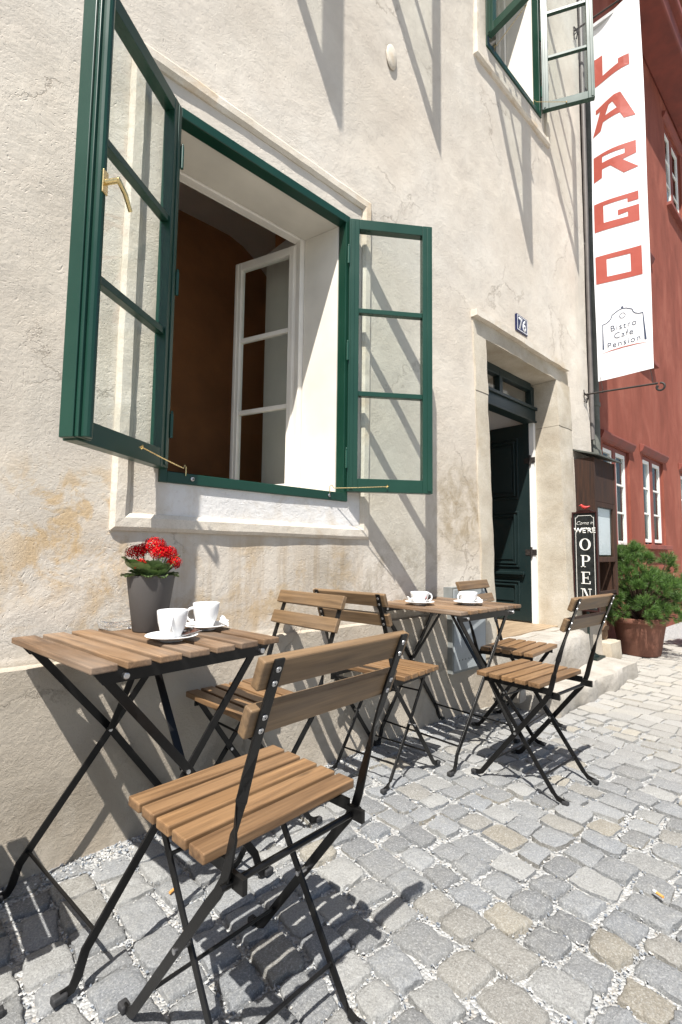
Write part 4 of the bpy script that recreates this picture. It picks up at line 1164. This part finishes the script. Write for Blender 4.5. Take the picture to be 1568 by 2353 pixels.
# wooden display cabinet on the corner
cab = tag(empty('display_cabinet', (KX(4.36), 0, .45)), 'dark brown wooden display cabinet fixed to the wall right of the doorway', 'cabinet')
cx0, cx1 = KX(4.355), 4.935; yf = -.165
def cp(o): o.parent = cab; o.matrix_parent_inverse = Matrix.Translation((-KX(4.36), 0, -.45)); return o
b = MB(); b.box((cx0, yf, .42), (cx0+.022, YW+.0, 1.80)); b.box((cx1-.03, yf, .60), (cx1, .028, 1.80)); b.box((cx0+.022, .0, .62), (cx1-.03, .026, 1.80)); cp(b.build('carcass', wood_dark, bevel=.003))
b = MB(); b.box((cx0+.0225, yf+.004, 1.42), (cx1-.031, yf+.024, 1.795)); cp(b.build('top_panel', wood_dark, bevel=.002))
b = MB(); y_ = yf+.002
b.box((cx0+.0225, y_, .90), (cx0+.062, y_+.026, 1.418)); b.box((cx1-.07, y_, .90), (cx1-.031, y_+.026, 1.418)); b.box((cx0+.062, y_+.001, .90), (cx1-.07, y_+.025, .945)); b.box((cx0+.062, y_+.001, 1.375), (cx1-.07, y_+.025, 1.418))
b.box((cx0+.0225, y_+.001, .62), (cx0+.045, y_+.025, .899)); b.box((cx0+.045, y_+.001, .62), (cx1-.05, y_+.025, .65)); b.box((cx1-.05, y_+.001, .62), (cx1-.031, y_+.025, .899)); cp(b.build('door_frame', wood_dark, bevel=.002))
b = MB(); b.box((cx0+.06, y_+.010, .943), (cx1-.068, y_+.014, 1.377)); cp(b.build('glass_front', GLASS))
b = MB(); b.box((cx0+.07, yf+.030, .96), (cx1-.078, yf+.034, 1.37)); cp(b.build('menu_reflection_sheet', simple('white_menu_reflection', (.72, .73, .78), .7, 0, .03, 6)))  # menu sheet filling the pane; its white colour stands in for the glass reflection
b = MB(); b.prism([(yf-.05, 1.802), (YW-.02, 1.875), (YW-.02, 1.89), (yf-.05, 1.818)], lambda u, v, t: (t, u, v), cx0-.03, cx1+.04); cp(b.build('sloping_roof', simple('lead_roof', (.07, .075, .065), .6, 0, .3, 10, .001), bevel=.002))

# house number
npl = tag(empty('house_number_plate', (KX(3.475), YW-.004, KZ(2.70))), 'small dark blue enamel plate with the white number 76 above the doorway', 'number plate')
navy = simple('navy_enamel', (.010, .014, .060), .15, 0, .1, 10); enam = simple('white_enamel', (.75, .75, .75), .2, 0, .02, 10)
b = MB(); b.box((-.088, -.014, -.066), (.088, .004, .066)); b.build('plate', navy, npl, .003)
b = MB(); e = .0152
for q in (((-.080, -e, -.058), (.080, -.0135, -.0535)), ((-.080, -e, .0535), (.080, -.0135, .058)), ((-.080, -e, -.0535), (-.0755, -.0135, .0535)), ((.0755, -e, -.0535), (.080, -.0135, .0535))): b.box(*q)
b.build('border', enam, npl); text_mesh('number', '76', .125, enam, npl, lambda u, v, t: Vector((u, -.0142-t, v-.044)), bold=.003)
# round plaque
b = MB(); b.lathe([(0, .012), (.055, .011), (.068, .006), (.072, 0)], 32); b.v = [(v[0]*.62, -v[2], v[1]*1.05) for v in b.v]
o = b.build('wall_plaque', trim_stone, smooth=True); o.location = (KX(1.97), YW-.006, KZ(3.79)); tag(o, 'small blank oval plaster plaque high on the cream wall', 'plaque')
# service hatch
hx0, hx1, hz0, hz1 = KX(2.46), KX(2.80), KZ(.28), KZ(.75); yy = -.042
sh = tag(empty('service_hatch', (hx0, yy, hz0)), 'grey painted metal service hatch low in the wall beside the doorstep', 'hatch')
hm = simple('grey_hatch_paint', (.33, .36, .37), .5, 0, .12, 6, .0008)
b = MB(); b.box((0, -.006, 0), (hx1-hx0, .08, hz1-hz0)); b.build('hatch_plate', hm, sh, .003)
b = MB(); b.box((-.012, -.001, -.012), (hx1-hx0+.012, .07, -.0005)); b.box((-.012, -.001, hz1-hz0+.0005), (hx1-hx0+.012, .07, hz1-hz0+.012)); b.box((-.012, -.001, 0), (-.0005, .07, hz1-hz0)); b.box((hx1-hx0+.0005, -.001, 0), (hx1-hx0+.012, .07, hz1-hz0)); b.build('hatch_frame', simple('hatch_frame', (.22, .23, .22), .6), sh)
for k in range(8): b = MB(); b.tube([(.05+k*.034, -.0068, .06), (.05+k*.034, -.0055, .06)], .0042, 8); b.build('vent_hole', star_m, sh)
b = MB(); b.box((.10, -.0075, .345), (.20, -.0062, .425)); b.build('green_sticker', simple('green_sticker', (.01, .22, .09), .4), sh)

# OPEN sign on a post
SX = 4.27; sg = tag(empty('open_sign', (SX, -.14, .131)), 'tall narrow black sign reading open with a red bird on top, on the lower step', 'sign')
sign_black = simple('chalky_black_board', (.012, .014, .014), .45, 0, .5, 20, .0006); sign_frame = simple('dark_red_brown_frame', (.030, .008, .007), .35, 0, .3, 20)
sign_white = simple('sign_white_lettering', (.74, .73, .68), .6, 0, .1, 60)
ys0, ys1 = .104, -.096   # relative to the post, left edge to right edge
zt, zb = 1.316-.131, .50-.131
b = MB(); b.box((-.006, ys1+.010, zb+.012), (.012, ys0-.010, zt-.012)); b.build('board', sign_black, sg)
b = MB(); b.box((-.016, ys0-.012, zb), (.018, ys0, zt)); b.box((-.016, ys1, zb), (.018, ys1+.012, zt)); b.box((-.015, ys1+.012, zb), (.017, ys0-.012, zb+.012)); b.box((-.015, ys1+.012, zt-.012), (.017, ys0-.012, zt))
b.box((-.014, ys1+.035, zt+.0005), (.016, ys0-.035, zt+.008)); b.box((-.012, ys1+.05, zt+.0085), (.014, ys0-.05, zt+.015)); b.build('frame', sign_frame, sg, .002)
def sgp(u, v, t=0): return Vector((-.0075-t, .004-u, v))   # u to the viewer's right, v up (relative height)
def strokes(nm, polys, mat, t=.001):
    b = MB()
    for p in polys: b.prism(p, lambda u, v, q: tuple(sgp(u, v, q)), 0, t)
    return b.build(nm, mat, sg)
iw, th = .074, .0035; c_ = .020
xL, xR, zB, zT = -iw, iw, zb+.03, zt-.03
strokes('white_border', [[(xL, zB), (xL+th, zB), (xL+th, zT-c_), (xL, zT-c_)], [(xR-th, zB), (xR, zB), (xR, zT-c_), (xR-th, zT-c_)], [(xL+c_, zT-th), (xR-c_, zT-th), (xR-c_, zT), (xL+c_, zT)], [(xL+c_, zB), (xR-c_, zB), (xR-c_, zB+th), (xL+c_, zB+th)],
    [(xL, zT-c_), (xL+c_*.55, zT-c_), (xL+c_*.55, zT-c_+th), (xL, zT-c_+th)], [(xR-c_*.55, zT-c_), (xR, zT-c_), (xR, zT-c_+th), (xR-c_*.55, zT-c_+th)], [(xL+c_*.55, zT-c_+th), (xL+c_*.75, zT-c_+th), (xL+c_+th, zT-th), (xL+c_, zT-th)], [(xR-c_*.75, zT-c_+th), (xR-c_*.55, zT-c_+th), (xR-c_, zT-th), (xR-c_-th, zT-th)]], sign_white)
def G(zc, h, polys): return [[(u*h, zc+v*h) for u, v in p] for p in polys]
def ring(rx, ry, ix, iy, n=24):
    out = []
    for k in range(n):
        a, c = 2*math.pi*k/n, 2*math.pi*(k+1)/n
        out.append([(rx*math.cos(a), ry*math.sin(a)), (rx*math.cos(c), ry*math.sin(c)), (ix*math.cos(c), iy*math.sin(c)), (ix*math.cos(a), iy*math.sin(a))])
    return out
rect = lambda a, b_, c, d: [(a, b_), (c, b_), (c, d), (a, d)]
O_ = ring(.46, .5, .27, .44)
def half(cx_, cz_, rx, ry, ix, iy, n=12):
    out = []
    for k in range(n):
        a, c = -math.pi/2+math.pi*k/n, -math.pi/2+math.pi*(k+1)/n
        out.append([(cx_+rx*math.cos(a), cz_+ry*math.sin(a)), (cx_+rx*math.cos(c), cz_+ry*math.sin(c)), (cx_+ix*math.cos(c), cz_+iy*math.sin(c)), (cx_+ix*math.cos(a), cz_+iy*math.sin(a))])
    return out
P_ = [rect(-.27, -.5, -.11, .5), rect(-.38, -.5, .0, -.44), rect(-.38, .44, -.27, .5), rect(-.11, .44, .08, .5), rect(-.11, -.05, .08, .01)]+half(.08, .225, .30, .275, .13, .215)
E_ = [rect(-.27, -.5, -.11, .5), rect(-.38, -.5, -.27, -.44), rect(-.38, .44, -.27, .5), rect(-.11, -.5, .36, -.44), rect(-.11, .44, .33, .5), rect(-.11, -.03, .16, .03), rect(.29, -.44, .36, -.26), rect(.27, .26, .33, .44), rect(.16, -.14, .20, .14)]
N_ = [rect(-.31, -.44, -.26, .5), rect(-.42, -.5, -.15, -.44), rect(-.44, .44, -.31, .5), rect(.27, -.5, .32, .44), rect(.16, .44, .44, .5), [(-.26, .5), (-.10, .5), (.32, -.5), (.20, -.5)]]
hL = .098
for zc, gl in ((1.046, O_), (.908, P_), (.771, E_), (.635, N_)): strokes('lettering', G(zc-.131, hL, gl), sign_white)
text_mesh('lettering', "WE'RE", .060, sign_white, sg, lambda u, v, t: sgp(u, v+1.140-.131, t), bold=.0016, spacing=.98)
text_mesh('lettering', 'Come in', .042, sign_white, sg, lambda u, v, t: sgp(u, v+1.208-.131, t), shear=.35, bold=-.0004, spacing=.95)
sgm = simple('dark_green_cast_base', (.02, .032, .028), .4, .4, .3, 30)
b = MB(); b.tube([(0.006, 0, .07), (.006, 0, zb)], .010, 10); b.build('post', sgm, sg)
b = MB(); b.lathe([(0, .075), (.016, .075), (.020, .062), (.030, .054), (.036, .046), (.052, .040), (.056, .032), (.072, .027), (.076, .020), (.076, .016), (0, .016)], 32)
b.box((-.095, -.095, .0), (.095, .095, .016)); b.build('base', sgm, sg, .002, smooth=False)
bird_m = simple('red_bird_paint', (.42, .03, .025), .4, 0, .15, 80)
bz = zt+.036
b = MB(); b.tube([(0, .034, bz+.016), (0, .026, bz+.015), (0, .012, bz+.002), (0, -.006, bz-.002), (0, -.020, bz+.002), (0, -.040, bz+.010)], [.006, .0105, .0145, .015, .009, .003], 12)
b.lathe([(0, -.012), (.008, -.009), (.0115, 0), (.008, .009), (0, .012)], 12, (0, .028, bz+.018)); b.tube([(0, .038, bz+.018), (0, .050, bz+.016)], [.004, .0008], 6); b.tube([(0, .005, bz-.022), (0, .005, bz-.012)], .003, 6)
b.build('bird', bird_m, sg, smooth=True)

# ================================================================== POTTED CONIFERS
terracotta = simple('terracotta', (.185, .078, .050), .85, 0, .18, 6, .002)
needle_m = leafmat('pine_needles', (.032, .085, .014), (.105, .190, .035), .5)
bark = simple('pine_bark', (.09, .055, .035), .9, 0, .3, 30, .003)
def conifer(name, loc, s=1.0, seed=1, n=620):
    rd = random.Random(seed)
    root = empty(name, loc)
    b = MB(); b.lathe([(0, .0), (.185, .0), (.195, .012), (.250, .34), (.272, .35), (.278, .372), (.272, .395), (.255, .398), (.248, .37), (0, .36)], 44); b.build('pot', terracotta, root, smooth=True, autosm=35)
    b = MB(); b.lathe([(0, .361), (.246, .3605)], 24); b.build('soil', simple('potting_soil', (.04, .025, .015), .95, 0, .3, 30, .004), root)
    t = MB(); nb = MB(); clumps = []
    for k in range(78):
        a = k*2.39996+rd.random()*.5; hh = (k+.5)/78*1.12-.12; ce = math.sqrt(max(0, 1-hh*hh)); rr = rd.uniform(.78, 1.06) if k % 5 else rd.uniform(.35, .7)
        c = Vector((math.cos(a)*ce*rr*.43, math.sin(a)*ce*rr*.43, .47+hh*rr*.66)); clumps.append((c, rd.uniform(.06, .11)))
        mid = Vector((c.x*.45, c.y*.45, .42+(c.z-.42)*.4)); t.tube([(0, 0, .34), mid, c], [.018, .011, .004], 6)
    t.build('branches', bark, root)
    vs = []; fs = []
    for (c, cr) in clumps:
        for m_ in range(int(n/30*1.6)):
            d = Vector((rd.gauss(0, 1), rd.gauss(0, 1), rd.gauss(.35, 1))).normalized(); p = c+d*cr*rd.uniform(.35, 1.0)
            out = (d+Vector((0, 0, .55))+(c-Vector((0, 0, .4))).normalized()*.5).normalized()
            L_ = rd.uniform(.040, .062); q = out.to_track_quat('Z', 'Y').to_matrix()
            for j in range(30):
                a = j*2.4+rd.random(); h = j/30*.035; sp = rd.uniform(.55, 1.15)*(1-.5*j/30)
                dd = q @ Vector((math.cos(a)*sp, math.sin(a)*sp, .8)); dd.normalize(); o0 = p+out*(h-.015); tip = o0+dd*L_
                sd = dd.cross(Vector((rd.random()-.5, rd.random()-.5, rd.random()-.5))).normalized()*.0014
                k0 = len(vs); vs += [tuple(o0+sd), tuple(o0-sd), tuple(tip)]; fs.append((k0, k0+1, k0+2))
    nb.add(vs, fs); nb.build('foliage', needle_m, root)
    root.scale = (s, s, s); return root
c1 = conifer('potted_conifer', (5.50, -.16, .0), .90, 3); tag(c1, 'round mountain pine in a large terracotta pot beside the drainpipe', 'potted plant', 'conifers in terracotta pots')
c2 = copy_tree(c1); c2.location = (6.3, -.70, 0); c2.rotation_euler = (0, 0, 2.1); c2.scale = (.85, .85, .88)
tag(c2, 'potted pine at the right edge of the picture, mostly cut off', 'potted plant', 'conifers in terracotta pots')

# small litter
orange = simple('cork_filter', (.62, .30, .08), .8); wp = simple('cigarette_paper', (.75, .74, .70), .8)
for (x, y, a, lab) in ((1.664, -1.284, 1.2, 'cigarette stub with a white end lying on the open cobbles at right'), (.664, -.358, .4, 'orange cigarette stub lying on the cobbles under the near chair')):
    o = empty('cigarette_butt', (x, y, .014), a); tag(o, lab, 'cigarette butt', 'cigarette stubs on the cobbles')
    b = MB(); b.tube([(-.014, 0, 0), (.006, 0, 0)], .0038, 8); b.build('filter', orange, o); b = MB(); b.tube([(.0062, 0, 0), (.015, 0, .001)], .0038, 8); b.build('paper', wp, o)
